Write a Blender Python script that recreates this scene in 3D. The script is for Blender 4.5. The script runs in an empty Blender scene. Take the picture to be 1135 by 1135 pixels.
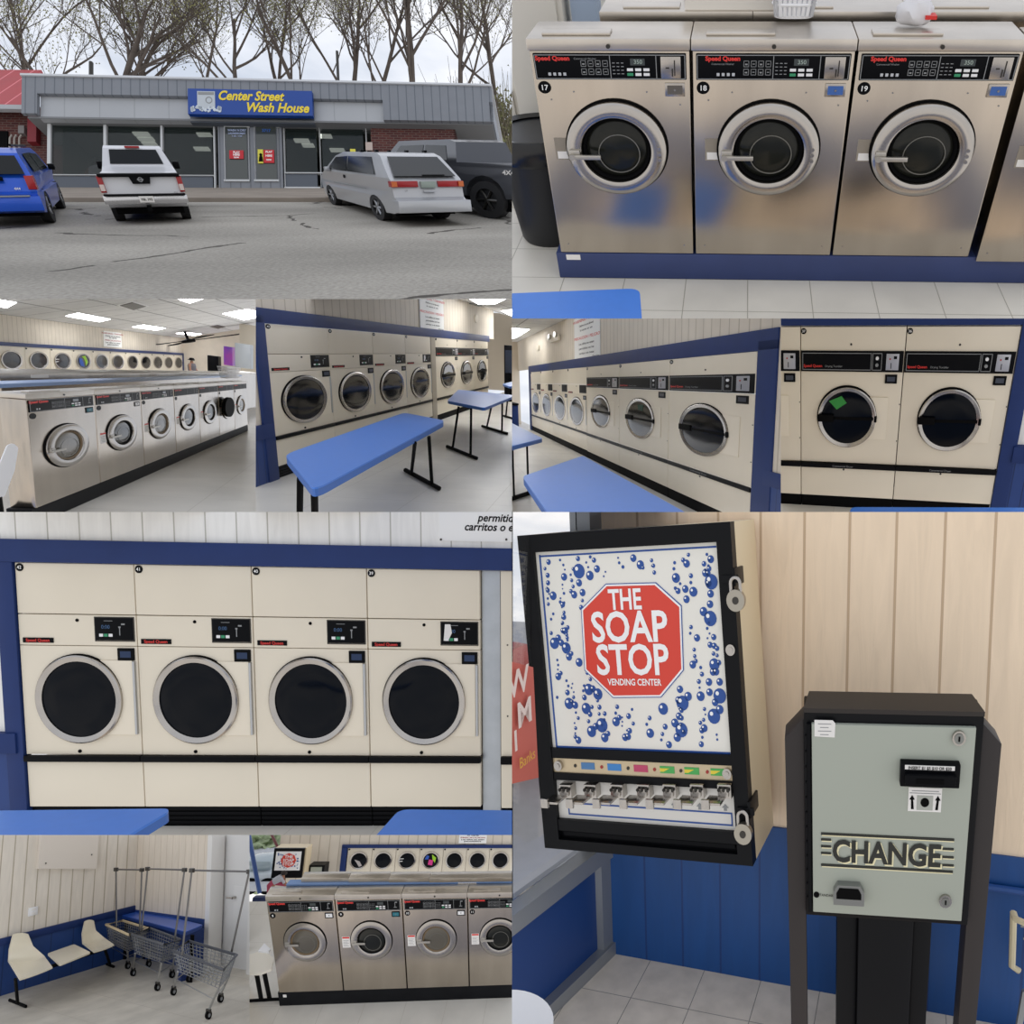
import bpy, bmesh, math, random
from mathutils import Vector, Matrix, noise
from math import sin, cos, pi, radians, atan2, hypot
random.seed(7)
SC = bpy.context.scene
COL = SC.collection

# ---------------------------------------------------------------- camera
cam_d = bpy.data.cameras.new('camera')
cam = bpy.data.objects.new('camera', cam_d)
COL.objects.link(cam)
cam.rotation_euler = (pi/2, 0, 0)
FPX, CX, CY, NPX = 800.0, 780.0, 640.0, 1135.0
cam_d.sensor_width = 36.0
cam_d.lens = FPX/NPX*36.0
cam_d.shift_x = -(CX-NPX/2)/NPX
cam_d.shift_y = (CY-NPX/2)/NPX
cam_d.clip_start = 0.05
cam_d.clip_end = 300
SC.camera = cam

# ---------------------------------------------------------------- world: bright overcast day, plus made-up reflection bands low down
wd = bpy.data.worlds.new('sky_and_reflection_bands')
SC.world = wd
wd.use_nodes = True
nt = wd.node_tree
nt.nodes.clear()
def wn(t, **k):
    n = nt.nodes.new(t)
    for a, b in k.items(): setattr(n, a, b)
    return n
wo = wn('ShaderNodeOutputWorld'); bg = wn('ShaderNodeBackground'); tc = wn('ShaderNodeTexCoord')
sp = wn('ShaderNodeSeparateXYZ'); rp = wn('ShaderNodeValToRGB'); mr = wn('ShaderNodeMapRange')
nz = wn('ShaderNodeTexNoise'); cr_ = wn('ShaderNodeValToRGB'); mx = wn('ShaderNodeMix', data_type='RGBA')
mp = wn('ShaderNodeMapping'); mp.inputs['Scale'].default_value = (1.2, 1.2, 3.4)
nt.links.new(tc.outputs['Generated'], sp.inputs[0])
nt.links.new(sp.outputs['Z'], mr.inputs[0])
mr.inputs['From Min'].default_value = -1
mr.inputs['From Max'].default_value = 1
nt.links.new(mr.outputs[0], rp.inputs[0])
e = rp.color_ramp.elements
e[0].position = 0.0; e[0].color = (0.80, 0.66, 0.50, 1)
e[1].position = 1.0; e[1].color = (0.86, 0.86, 0.88, 1)
for p_, c_ in ((.016, (.74, .60, .46, 1)), (.038, (.20, .20, .25, 1)), (.068, (.10, .14, .25, 1)), (.086, (.95, .88, .80, 1)), (.20, (.88, .85, .81, 1)), (.40, (.92, .89, .85, 1)), (.55, (.90, .89, .88, 1)), (.68, (.80, .83, .88, 1))):  # lowest stops: tan and dark bands added for the steel to reflect
    q = rp.color_ramp.elements.new(p_); q.color = c_
nt.links.new(tc.outputs['Generated'], mp.inputs[0])
nt.links.new(mp.outputs[0], nz.inputs['Vector'])
nz.inputs['Scale'].default_value = 4.0; nz.inputs['Detail'].default_value = 6
nt.links.new(nz.outputs[0], cr_.inputs[0])
e = cr_.color_ramp.elements
e[0].position = .38; e[0].color = (.62, .68, .78, 1)
e[1].position = .60; e[1].color = (1.06, 1.06, 1.08, 1)
mx.blend_type = 'MULTIPLY'; mx.inputs[0].default_value = .8
nt.links.new(rp.outputs[0], mx.inputs[6]); nt.links.new(cr_.outputs[0], mx.inputs[7])
nt.links.new(mx.outputs[2], bg.inputs[0]); bg.inputs[1].default_value = 1.15
nt.links.new(bg.outputs[0], wo.inputs[0])
SC.view_settings.view_transform = 'Standard'
SC.view_settings.look = 'None'
SC.view_settings.gamma = 1.0
SC.view_settings.exposure = 0.0
SC.view_settings.use_curve_mapping = False

# ---------------------------------------------------------------- materials
def lin(h):
    h = h.lstrip('#')
    o = []
    for i in (0, 2, 4):
        c = int(h[i:i+2], 16)/255
        o.append(c/12.92 if c <= .04045 else ((c+.055)/1.055)**2.4)
    return (*o, 1)
MATS = {}
def mat(name, col, rough=.5, metal=0, var=0, vscale=8, vstretch=(1, 1, 1), spec=.5, emit=0, alpha=1, coat=0, bump=0, bscale=40, trans=0, col2=None):
    if name in MATS: return MATS[name]
    m = bpy.data.materials.new(name); MATS[name] = m
    m.use_nodes = True
    N = m.node_tree; b = N.nodes['Principled BSDF']
    c = lin(col)
    b.inputs['Base Color'].default_value = c
    b.inputs['Roughness'].default_value = rough
    b.inputs['Metallic'].default_value = metal
    b.inputs['Specular IOR Level'].default_value = spec
    b.inputs['Coat Weight'].default_value = coat
    b.inputs['Alpha'].default_value = alpha
    b.inputs['Transmission Weight'].default_value = trans
    if emit:
        b.inputs['Emission Color'].default_value = c
        b.inputs['Emission Strength'].default_value = emit
    t = N.nodes.new('ShaderNodeTexCoord')
    mpn = N.nodes.new('ShaderNodeMapping'); mpn.inputs['Scale'].default_value = vstretch
    N.links.new(t.outputs['Object'], mpn.inputs[0])
    n = N.nodes.new('ShaderNodeTexNoise'); n.inputs['Scale'].default_value = vscale; n.inputs['Detail'].default_value = 4
    N.links.new(mpn.outputs[0], n.inputs['Vector'])
    if var or col2:
        r = N.nodes.new('ShaderNodeValToRGB')
        c2 = lin(col2) if col2 else c
        r.color_ramp.elements[0].position = .3; r.color_ramp.elements[1].position = .7
        r.color_ramp.elements[0].color = (*[x*(1-var) for x in c2[:3]], 1)
        r.color_ramp.elements[1].color = (*[min(1, x*(1+var*.6)) for x in c[:3]], 1)
        N.links.new(n.outputs[0], r.inputs[0]); N.links.new(r.outputs[0], b.inputs['Base Color'])
    if bump:
        n2 = N.nodes.new('ShaderNodeTexNoise'); n2.inputs['Scale'].default_value = bscale
        N.links.new(mpn.outputs[0], n2.inputs['Vector'])
        bp = N.nodes.new('ShaderNodeBump'); bp.inputs['Strength'].default_value = bump; bp.inputs['Distance'].default_value = .01
        N.links.new(n2.outputs[0], bp.inputs['Height']); N.links.new(bp.outputs[0], b.inputs['Normal'])
    return m
def gridmat(name, col, sx, sy, gcol, gw=.012, rough=.4, axes='XY', var=.06, off=(0, 0), row_off=0, grain=0, vscale=3, spec=.4, col2=None, bumpd=.004):
    """base colour with joint lines every sx (and sy, 0 = none) metres along two object axes"""
    if name in MATS: return MATS[name]
    m = bpy.data.materials.new(name); MATS[name] = m
    m.use_nodes = True
    N = m.node_tree; L = N.links.new; b = N.nodes['Principled BSDF']
    b.inputs['Roughness'].default_value = rough; b.inputs['Specular IOR Level'].default_value = spec
    t = N.nodes.new('ShaderNodeTexCoord'); s = N.nodes.new('ShaderNodeSeparateXYZ'); L(t.outputs['Object'], s.inputs[0])
    def M(op, a, bb=None):
        q = N.nodes.new('ShaderNodeMath'); q.operation = op
        for i, v in enumerate((a, bb)):
            if v is None: continue
            if isinstance(v, (int, float)): q.inputs[i].default_value = v
            else: L(v, q.inputs[i])
        return q.outputs[0]
    masks = []
    for i, (ax, sp_) in enumerate(zip(axes, (sx, sy))):
        if not sp_: continue
        f = M('FRACT', M('DIVIDE', M('ADD', s.outputs[ax], off[i]+1000*sp_), sp_))
        masks.append(M('LESS_THAN', f, gw/sp_))
    g = masks[0]
    for k in masks[1:]: g = M('MAXIMUM', g, k)
    n = N.nodes.new('ShaderNodeTexNoise'); n.inputs['Scale'].default_value = vscale; n.inputs['Detail'].default_value = 6
    mpn = N.nodes.new('ShaderNodeMapping'); L(t.outputs['Object'], mpn.inputs[0])
    if grain: mpn.inputs['Scale'].default_value = (1, 1, .12); n.inputs['Distortion'].default_value = 1.2
    L(mpn.outputs[0], n.inputs['Vector'])
    r = N.nodes.new('ShaderNodeValToRGB'); c = lin(col); c2 = lin(col2) if col2 else c
    r.color_ramp.elements[0].position = .3; r.color_ramp.elements[1].position = .72
    r.color_ramp.elements[0].color = (*[x*(1-var*2) for x in c2[:3]], 1)
    r.color_ramp.elements[1].color = (*[min(1, x*(1+var)) for x in c[:3]], 1)
    L(n.outputs[0], r.inputs[0])
    mm = N.nodes.new('ShaderNodeMix'); mm.data_type = 'RGBA'
    L(g, mm.inputs[0]); L(r.outputs[0], mm.inputs[6]); mm.inputs[7].default_value = lin(gcol)
    L(mm.outputs[2], b.inputs['Base Color'])
    h = M('SUBTRACT', M('MULTIPLY', n.outputs[0], grain or .1), g)
    bp = N.nodes.new('ShaderNodeBump'); bp.inputs['Distance'].default_value = bumpd; bp.inputs['Strength'].default_value = .8
    L(h, bp.inputs['Height']); L(bp.outputs[0], b.inputs['Normal'])
    return m

# ---------------------------------------------------------------- frames: one rigid pose per photographed view of the place
class Fr:
    def __init__(s, rect, rot, t, S, M=None):
        s.rect = rect
        if M is None:
            y, p, r = [radians(a) for a in rot]
            M = Matrix.Rotation(r, 3, 'Y') @ Matrix.Rotation(p, 3, 'X') @ Matrix.Rotation(y, 3, 'Z')
        s.R = M; s.t = Vector(t); s.S = Vector(S)
    def w(s, p): return s.R @ Vector((p[0]*s.S.x, p[1]*s.S.y, p[2]*s.S.z)) + s.t
    def at(s, q, x=None, y=None, z=None):
        """room point that the photo shows at pixel q on the plane x=, y= or z="""
        d = s.R.transposed() @ Vector(((q[0]-CX)/FPX, 1, -(q[1]-CY)/FPX)); o = -(s.R.transposed() @ s.t)
        i, v = (0, x) if x is not None else (1, y) if y is not None else (2, z)
        k = (v*s.S[i]-o[i])/d[i]
        p = o+d*k
        return Vector((p.x/s.S.x, p.y/s.S.y, p.z/s.S.z))
    def sub(s, loc, yaw, S):
        return Fr(s.rect, None, s.w(loc), S, s.R @ Matrix.Rotation(yaw, 3, 'Z'))
K = None
def use(f):
    global K
    K = f
def crop(ox, oy, s): return lambda x, y: (ox+x/s, oy+y/s)

OF = {}      # object name -> (frame, rz)
def _scale(me, fr, rz):
    Rz = Matrix.Rotation(rz, 3, 'Z'); A = Rz.transposed() @ Matrix.Diagonal(fr.S) @ Rz
    me.transform(A.to_4x4())
def _pose(o, loc, rz):
    o.matrix_world = Matrix.Translation(K.w(loc)) @ (K.R @ Matrix.Rotation(rz, 3, 'Z')).to_4x4()
    OF[o.name] = (K, rz)
def tag(o, label, cat, group=None):
    o['label'] = label; o['category'] = cat
    if group: o['group'] = group
    return o
def thing(name, label, cat, loc=(0, 0, 0), rz=0, group=None):
    o = bpy.data.objects.new(name, None); COL.objects.link(o)
    o.empty_display_size = .1
    _pose(o, loc, rz)
    return tag(o, label, cat, group)

class MB:
    def __init__(s): s.bm = bmesh.new()
    def _add(s, vs, fs):
        v = [s.bm.verts.new(p) for p in vs]
        out = []
        for f in fs:
            try: out.append(s.bm.faces.new([v[i] for i in f]))
            except ValueError: pass
        return v, out
    def box(s, x0, x1, y0, y1, z0, z1, bev=0, seg=2):
        if x0 > x1: x0, x1 = x1, x0
        if y0 > y1: y0, y1 = y1, y0
        if z0 > z1: z0, z1 = z1, z0
        vs = [(x, y, z) for x in (x0, x1) for y in (y0, y1) for z in (z0, z1)]
        v, f = s._add(vs, [(0, 1, 3, 2), (4, 6, 7, 5), (0, 4, 5, 1), (2, 3, 7, 6), (0, 2, 6, 4), (1, 5, 7, 3)])
        if bev:
            bmesh.ops.bevel(s.bm, geom=list({e for q in f for e in q.edges}), offset=bev, segments=seg, affect='EDGES', profile=.6)
        return s
    def lathe(s, prof, c=(0, 0, 0), ax='y', n=40, full=True):
        """prof: (radius, offset along axis)"""
        vs = []; fs = []; m = len(prof)
        for i in range(n):
            a = 2*pi*i/n
            for r, h in prof:
                u, v = r*cos(a), r*sin(a)
                vs.append({'y': (c[0]+u, c[1]+h, c[2]+v), 'z': (c[0]+u, c[1]+v, c[2]+h), 'x': (c[0]+h, c[1]+u, c[2]+v)}[ax])
        for i in range(n):
            j = (i+1) % n
            for k in range(m-1): fs.append((i*m+k, j*m+k, j*m+k+1, i*m+k+1))
        if prof[0][0] > 1e-4: fs.append([i*m for i in range(n)])
        if prof[-1][0] > 1e-4: fs.append([i*m+m-1 for i in range(n)])
        s._add(vs, fs); return s
    def ring(s, prof, c, ax='y', n=40):
        """closed profile loop swept round the axis"""
        vs = []; fs = []; m = len(prof)
        for i in range(n):
            a = 2*pi*i/n
            for r, h in prof:
                u, v = r*cos(a), r*sin(a)
                vs.append({'y': (c[0]+u, c[1]+h, c[2]+v), 'z': (c[0]+u, c[1]+v, c[2]+h), 'x': (c[0]+h, c[1]+u, c[2]+v)}[ax])
        for i in range(n):
            j = (i+1) % n
            for k in range(m): fs.append((i*m+k, j*m+k, j*m+(k+1) % m, i*m+(k+1) % m))
        s._add(vs, fs); return s
    def cyl(s, c, r, h0, h1, ax='y', n=24, r2=None): return s.lathe([(r, h0), (r if r2 is None else r2, h1)], c, ax, n)
    def tube(s, pts, r, n=8, closed=False, cap=True):
        pts = [Vector(p) for p in pts]; m = len(pts)
        rs = r if isinstance(r, (list, tuple)) else [r]*m
        vs = []; fs = []
        prev = None
        for i, p in enumerate(pts):
            a = pts[i-1] if i > 0 or closed else p
            b = pts[(i+1) % m] if i < m-1 or closed else p
            d = (b-a).normalized() if (b-a).length > 1e-9 else Vector((0, 0, 1))
            if prev is None:
                u = d.cross(Vector((0, 0, 1)))
                if u.length < .01: u = d.cross(Vector((1, 0, 0)))
            else:
                u = prev-d*prev.dot(d)
            u.normalize(); prev = u; v = d.cross(u)
            for k in range(n):
                t = 2*pi*k/n
                vs.append(p+(u*cos(t)+v*sin(t))*rs[i])
        for i in range(m if closed else m-1):
            j = (i+1) % m
            for k in range(n):
                l = (k+1) % n
                fs.append((i*n+k, i*n+l, j*n+l, j*n+k))
        if cap and not closed:
            fs.append(list(range(n))[::-1]); fs.append([(m-1)*n+k for k in range(n)])
        s._add(vs, fs); return s
    def prism(s, poly, ax, d0, d1, bev=0):
        """poly in the plane normal to ax; extruded from d0 to d1"""
        def P(a, b, d): return {'y': (a, d, b), 'x': (d, a, b), 'z': (a, b, d)}[ax]
        n = len(poly)
        vs = [P(a, b, d0) for a, b in poly]+[P(a, b, d1) for a, b in poly]
        fs = [list(range(n))[::-1], list(range(n, 2*n))]+[(i, (i+1) % n, n+(i+1) % n, n+i) for i in range(n)]
        v, f = s._add(vs, fs)
        if bev: bmesh.ops.bevel(s.bm, geom=list({e for q in f for e in q.edges}), offset=bev, segments=2, affect='EDGES', profile=.6)
        return s
    def sheet(s, pts, th):
        """planar polygon with thickness th along its normal"""
        pts = [Vector(p) for p in pts]
        nrm = Vector()
        for i in range(len(pts)): nrm += pts[i].cross(pts[(i+1) % len(pts)])
        nrm.normalize(); n = len(pts)
        s._add(pts+[p+nrm*th for p in pts], [list(range(n))[::-1], list(range(n, 2*n))]+[(i, (i+1) % n, n+(i+1) % n, n+i) for i in range(n)])
        return s
    def text(s, txt, x, z, size, y=0, align='CENTER', bold=0, ital=0, th=.002, sx=1, ax='y'):
        me = textmesh(txt, align, bold, ital)
        vs = []
        for v in me:
            a, b = v[0]
            vs.append((x+a*size*sx, z+b*size))
        fs = textfaces(txt, align, bold, ital)
        if ax == 'y': P = [(a, y, b) for a, b in vs]
        else: P = [(y, a, b) for a, b in vs]
        s._add(P, fs)
        return s
    def build(s, name, m, parent=None, loc=(0, 0, 0), rz=0, smooth=.7):
        bm = s.bm
        bmesh.ops.recalc_face_normals(bm, faces=bm.faces)
        me = bpy.data.meshes.new(name); bm.to_mesh(me); bm.free()
        if smooth:
            me.shade_smooth(); me.set_sharp_from_angle(angle=smooth)
        me.materials.append(m)
        o = bpy.data.objects.new(name, me); COL.objects.link(o)
        if parent:
            fr, prz = OF[parent.name]; _scale(me, fr, prz); o.parent = parent; OF[o.name] = (fr, prz)
        else:
            _scale(me, K, rz); _pose(o, loc, rz)
        return o
TX = {}
def _text(txt, align, bold, ital):
    key = (txt, align, bold, ital)
    if key in TX: return TX[key]
    cu = bpy.data.curves.new('lettering', 'FONT'); cu.body = txt; cu.align_x = align; cu.align_y = 'CENTER'
    cu.offset = bold; cu.shear = ital; cu.resolution_u = 3; cu.space_line = .9
    o = bpy.data.objects.new('lettering', cu); COL.objects.link(o)
    me = bpy.data.meshes.new_from_object(o.evaluated_get(bpy.context.evaluated_depsgraph_get()))
    TX[key] = ([((v.co.x, v.co.y),) for v in me.vertices], [tuple(p.vertices) for p in me.polygons])
    bpy.data.objects.remove(o); bpy.data.curves.remove(cu); bpy.data.meshes.remove(me)
    return TX[key]
def textmesh(*a): return _text(*a)[0]
def textfaces(*a): return _text(*a)[1]

def solo(name, mb, m, label, cat, loc=(0, 0, 0), rz=0, group=None, smooth=.7):
    return tag(mb.build(name, m, None, loc, rz, smooth), label, cat, group)
def struct(name, mb, m, smooth=.7, loc=(0, 0, 0)):
    o = mb.build(name, m, None, loc, 0, smooth); o['kind'] = 'structure'; return o
def bx(*a, **k): return MB().box(*a, **k)
def rpoly(pts, r, n=5):
    """round the corners of a 2-D polygon"""
    out = []; m = len(pts); P = [Vector(p) for p in pts]
    for i in range(m):
        a, b, c = P[i-1], P[i], P[(i+1) % m]
        u = (a-b).normalized(); v = (c-b).normalized()
        for k in range(n+1):
            t = k/n
            p = b+u*r*(1-t)**2+v*r*t*t
            out.append((p.x, p.y))
    return out
def rrect(x0, x1, z0, z1, r, n=4): return rpoly([(x0, z0), (x1, z0), (x1, z1), (x0, z1)], r, n)

# ---------------------------------------------------------------- colours
steel = mat('brushed_steel', '#bdb3a6', .22, 1, .10, 5, (1, 1, .15))
steel_top = mat('worn_steel_top', '#cdc6bc', .33, 1, .08, 6)
chrome = mat('polished_steel', '#b3aea8', .24, 1)
darkm = mat('dark_metal', '#4a4845', .4, 1)
black = mat('black_plastic', '#0b0c0f', .45, spec=.08)
blackm = mat('black_enamel', '#0c0d10', .4, spec=.15)
gasket = mat('black_rubber', '#0a0a0b', .7, spec=.06)
glassd = mat('dark_door_glass', '#080c13', .1, 0, spec=.12)
glassw = mat('washer_door_glass', '#20211d', .15, 0, spec=.25)
white = mat('white_plastic', '#e9e9ea', .4)
whitep = mat('white_print', '#f4f4f2', .6)
red = mat('red_print', '#d8322c', .5)
redd = mat('dim_red_print', '#a5352f', .5)
grey = mat('grey_plastic', '#8b8d8e', .5)
green = mat('green_button', '#2f8f63', .5)
teal = mat('teal_label', '#1f6f7d', .5)
paper = mat('white_paper_label', '#e6e3df', .6)
cream = mat('cream_enamel', '#e4dac6', .38, 0, .03, 2)
cream_edge = mat('cream_door_panel', '#e9dfcb', .35)
navy = mat('navy_trim_paint', '#1b3268', .5, 0, .08, 5, spec=.3)
navy2 = mat('navy_plinth_paint', '#2b3a68', .45, 0, .1, 4)
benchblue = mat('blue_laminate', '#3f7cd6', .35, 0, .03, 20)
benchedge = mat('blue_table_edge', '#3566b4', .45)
tile = gridmat('vinyl_floor_tile', '#ddd8cd', .34, .34, '#aaa497', .005, .38, 'XY', .05, vscale=2.5, bumpd=.001)
tile2 = gridmat('pale_floor', '#ddd9d0', .6, .6, '#c8c3b8', .006, .35, 'XY', .05, vscale=2, bumpd=.001)
panelw = gridmat('cream_wood_panel', '#e6dece', .2, 0, '#b5aa96', .012, .6, 'XZ', .04, grain=.6, vscale=14, bumpd=.004)
panelpale = gridmat('pale_wood_panel', '#f3f2ee', .21, 0, '#bdbab2', .009, .6, 'XZ', .04, grain=.6, vscale=14, bumpd=.004)
ceilm = gridmat('ceiling_tile', '#e6e6e4', .6, .6, '#9a9a9a', .02, .8, 'XY', .03)
lamp = mat('light_diffuser', '#ffffff', .5, emit=9.0)
# ---------------------------------------------------------------- builders
def badge(t, num, x, z, r=.024, y=0):
    b = MB().cyl((x, y, z), r, -.004, 0, n=24).build('number_badge', black, t)
    if num: MB().text(num, x, z-.001, r*1.2, y-.0055, bold=.012).build('number', whitep, t)
def washer(num, label, loc, D=.28, W=.67, H=1.0, style='big', group=None, door=(.335, .57, .222), box='steel', detail=1, coin=True, labelcol=None, tub='dark', swirl=False, zs=1):
    """front-load washer; origin at the front left foot of its body"""
    t = thing('front_load_washer', label, 'washing machine', loc, 0, group)
    g = .006
    MB().box(g, W-g, 0, D, 0, H, .006).build('body', steel, t)
    lidb = MB().box(.0, W-.002, -.012, D+.01, H+.002, H+.052, .008).build('lid', steel_top, t)
    if detail: MB().lathe([(.009, -.02), (.009, -.012)], (W/2, 0, H+.022), 'y', 12).build('lid_lock', darkm, t)
    db = MB().box(.06, .34, D*.12, D*.42, H+.052, H+.064, .004)
    db.build('soap_drawer_lid', steel_top, t)
    # control panel
    z0, z1 = H-.118, H-.008
    p = MB().box(.02, W-.02, -.012, 0, z0, z1, .004).build('control_panel', black, t)
    fr = MB()
    for a, b, c, d in ((.024, W-.024, z0+.004, z0+.007), (.024, W-.024, z1-.007, z1-.004), (.024, .027, z0+.004, z1-.004), (W-.027, W-.024, z0+.004, z1-.004),
                       (.335, .338, z0+.004, z1-.004), (.525, .528, z0+.004, z1-.004)): fr.box(a, b, -.0145, -.012, c, d)
    fr.build('panel_trim', grey, p)
    if style == 'big':
        MB().text('Speed Queen', .10 if num == '17' else .13, z1-.02, .026, -.0135, bold=.04).build('logo', red, p)
        MB().text('Commercial Washer', .235 if num == '17' else .13, z1-(.021 if num == '17' else .042), .011, -.0135).build('lettering', grey, p)
    else:
        MB().text('Speed Queen', .10, z1-.02, .03, -.0135, bold=.05).build('logo', red, p)
    if detail:
        ic = MB()
        for i in range(4):
            for j in range(2):
                x = .215+i*.03; z = z0+.022+j*.034
                for a, b, c, d in ((x, x+.022, z, z+.002), (x, x+.022, z+.024, z+.026), (x, x+.002, z, z+.026), (x+.02, x+.022, z, z+.026), (x+.006, x+.016, z+.008+.003*(i % 2), z+.014)): ic.box(a, b, -.0135, -.012, c, d)
        ic.build('cycle_icons', grey, p)
        for i in range(4 if style == 'big' else 2):
            x = .075+i*.021+(.03 if num != '17' and style == 'big' else 0)
            MB().box(x, x+.012, -.0145, -.012, z0+.018, z0+.031, .001).build('indicator', mat('pale_indicator', '#b9bcc0', .5), p)
        d = MB().box(.42, .48, -.014, -.012, z0+.062, z0+.09).build('display', mat('grey_display', '#454a49', .2), p)
        if style == 'big': MB().text('350', .452, z0+.076, .024, -.0146, bold=.01).build('digits', mat('display_digits', '#9aa89f', .5), d)
        for j in range(2):
            for i in range(3):
                MB().box(.405+i*.034, .43+i*.034, -.016, -.012, z0+.018+j*.02, z0+.03+j*.02, .001).build('button', green if (i == 0 and j == 0) else white, p)
        dots = MB()
        for i in range(3):
            for j in range(4): dots.box(.345+i*.018, .356+i*.018, -.0135, -.012, z0+.025+j*.015, z0+.028+j*.015)
        dots.build('fine_print', grey, p)
    if style == 'big':
        c = MB().box(W-.125, W-.042, -.02, -.012, z0+.008, z1-.01, .003).build('coin_plate', chrome, p)
        MB().box(W-.07, W-.065, -.022, -.02, z0+.02, z1-.025).box(W-.105, W-.09, -.022, -.02, z0+.05, z0+.056).box(W-.08, W-.074, -.022, -.02, z0+.018, z0+.05).build('coin_slot', darkm, c)
    else:
        MB().box(W-.085, W-.055, -.0145, -.012, z0+.03, z0+.036).box(W-.075, W-.07, -.0145, -.012, z0+.036, z0+.085).box(W-.07, W-.05, -.0145, -.012, z0+.08, z0+.09).build('coin_slot', grey, p)
    bc = {'steel': chrome, 'blue': mat('blue_film', '#3d64a8', .35), 'teal': teal, 'white': white, None: None}[box]
    if bc:
        q = MB().box(W-.112, W-.028, -.009, 0, z0-.072, z0-.014, .002).build('coin_box', chrome if box in ('steel', 'blue') else black, t)
        MB().box(W-.102, W-.038, -.0115, -.009, z0-.062, z0-.024).build('coin_box_face', bc if box != 'steel' else darkm if style != 'big' else mat('coin_face', '#77726b', .4, 1), q)
        MB().cyl((W-.07, 0, z0-.043), .005, -.015, -.011, n=10).build('lock', black if box == 'white' else chrome, q)
    badge(t, num, .048, z0-.036, .027)
    if detail and style == 'big':
        for x, z in ((.17, z0-.055), (.48, z0-.055), (.07, z0-.09), (.62, z0-.11), (.05, .05), (W-.05, .05)):
            MB().cyl((x, 0, z), .004, -.002, 0, n=8).build('screw', chrome, t)
    # door
    x, z, r = door
    MB().ring([(r*1.03, -.001), (r*1.03, -.012), (r*.9, -.012), (r*.9, -.001)], (x, 0, z), n=56).build('door_seal', gasket, t)
    dr = MB().ring([(r, -.012), (r*.99, -.04), (r*.93, -.052), (r*.76, -.056), (r*.70, -.05), (r*.66, -.02), (r*.66, -.004), (r*.98, -.004)], (x, 0, z), n=64).build('door', chrome, t)
    MB().ring([(r*.665, -.022), (r*.665, -.036), (r*.62, -.028), (r*.60, -.018), (r*.62, -.006)], (x, 0, z), n=56).build('glass_gasket', gasket if tub != 'rust' else mat('stained_gasket', '#6e5a3f', .6), dr)
    MB().lathe([(0.0001, -.03), (r*.3, -.028), (r*.5, -.022), (r*.6, -.012), (r*.66, -.005)], (x, 0, z), n=48).build('door_glass', glassw if tub != 'rust' else mat('hazy_glass', '#5a554b', .2), dr)
    if detail:
        MB().ring([(r*.42, -.031), (r*.42, -.028), (r*.40, -.028), (r*.40, -.031)], (x+.01, 0, z-.02), n=40).build('glass_ridge', mat('glass_ridge', '#77756d', .25, .3), dr)
    hz = z-.02
    hm = mat('cast_handle', '#b9b5ad', .38, .9)
    h = MB().box(x-r*.93, x-r*.30, -.083, -.068, hz-.011, hz+.011, .004).build('door_handle', hm, dr)
    MB().tube([(x-r*.87, -.045, hz), (x-r*.87, -.085, hz)], .014, 12).box(x-r*.93, x-r*.72, -.068, -.05, hz-.004, hz+.03, .004).build('latch', hm, h)
    if detail and style == 'big':
        for k in range(3):
            MB().cyl((x+r*.86, 0, z-.04+k*.027), .008, -.059, -.05, n=12).build('hinge_bolt', chrome, dr)
    if labelcol:
        lx = .035 if style != 'big' else .055
        if style == 'big':
            l = MB().box(lx, lx+.065, -.0025, 0, z-.06, z+.045).build('warning_label', mat('label_backing', '#8e8578' if labelcol == 'plain' else '#2a2826', .5), t)
            MB().box(lx+.008, lx+.058, -.0035, -.0025, z-.055, z-.02).build('label_print', paper, l)
        else:
            l = MB().box(lx, lx+.08, -.0025, 0, z-.075, z+.045).build('warning_label', paper, t)
            MB().box(lx+.004, lx+.076, -.0035, -.0025, z+.025, z+.042).build('label_heading', red, l)
            q = MB()
            for k in range(5): q.box(lx+.01, lx+.065-.01*(k % 2), -.0035, -.0025, z-.06+k*.015, z-.056+k*.015)
            q.build('label_print', grey, l)
    return t

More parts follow.
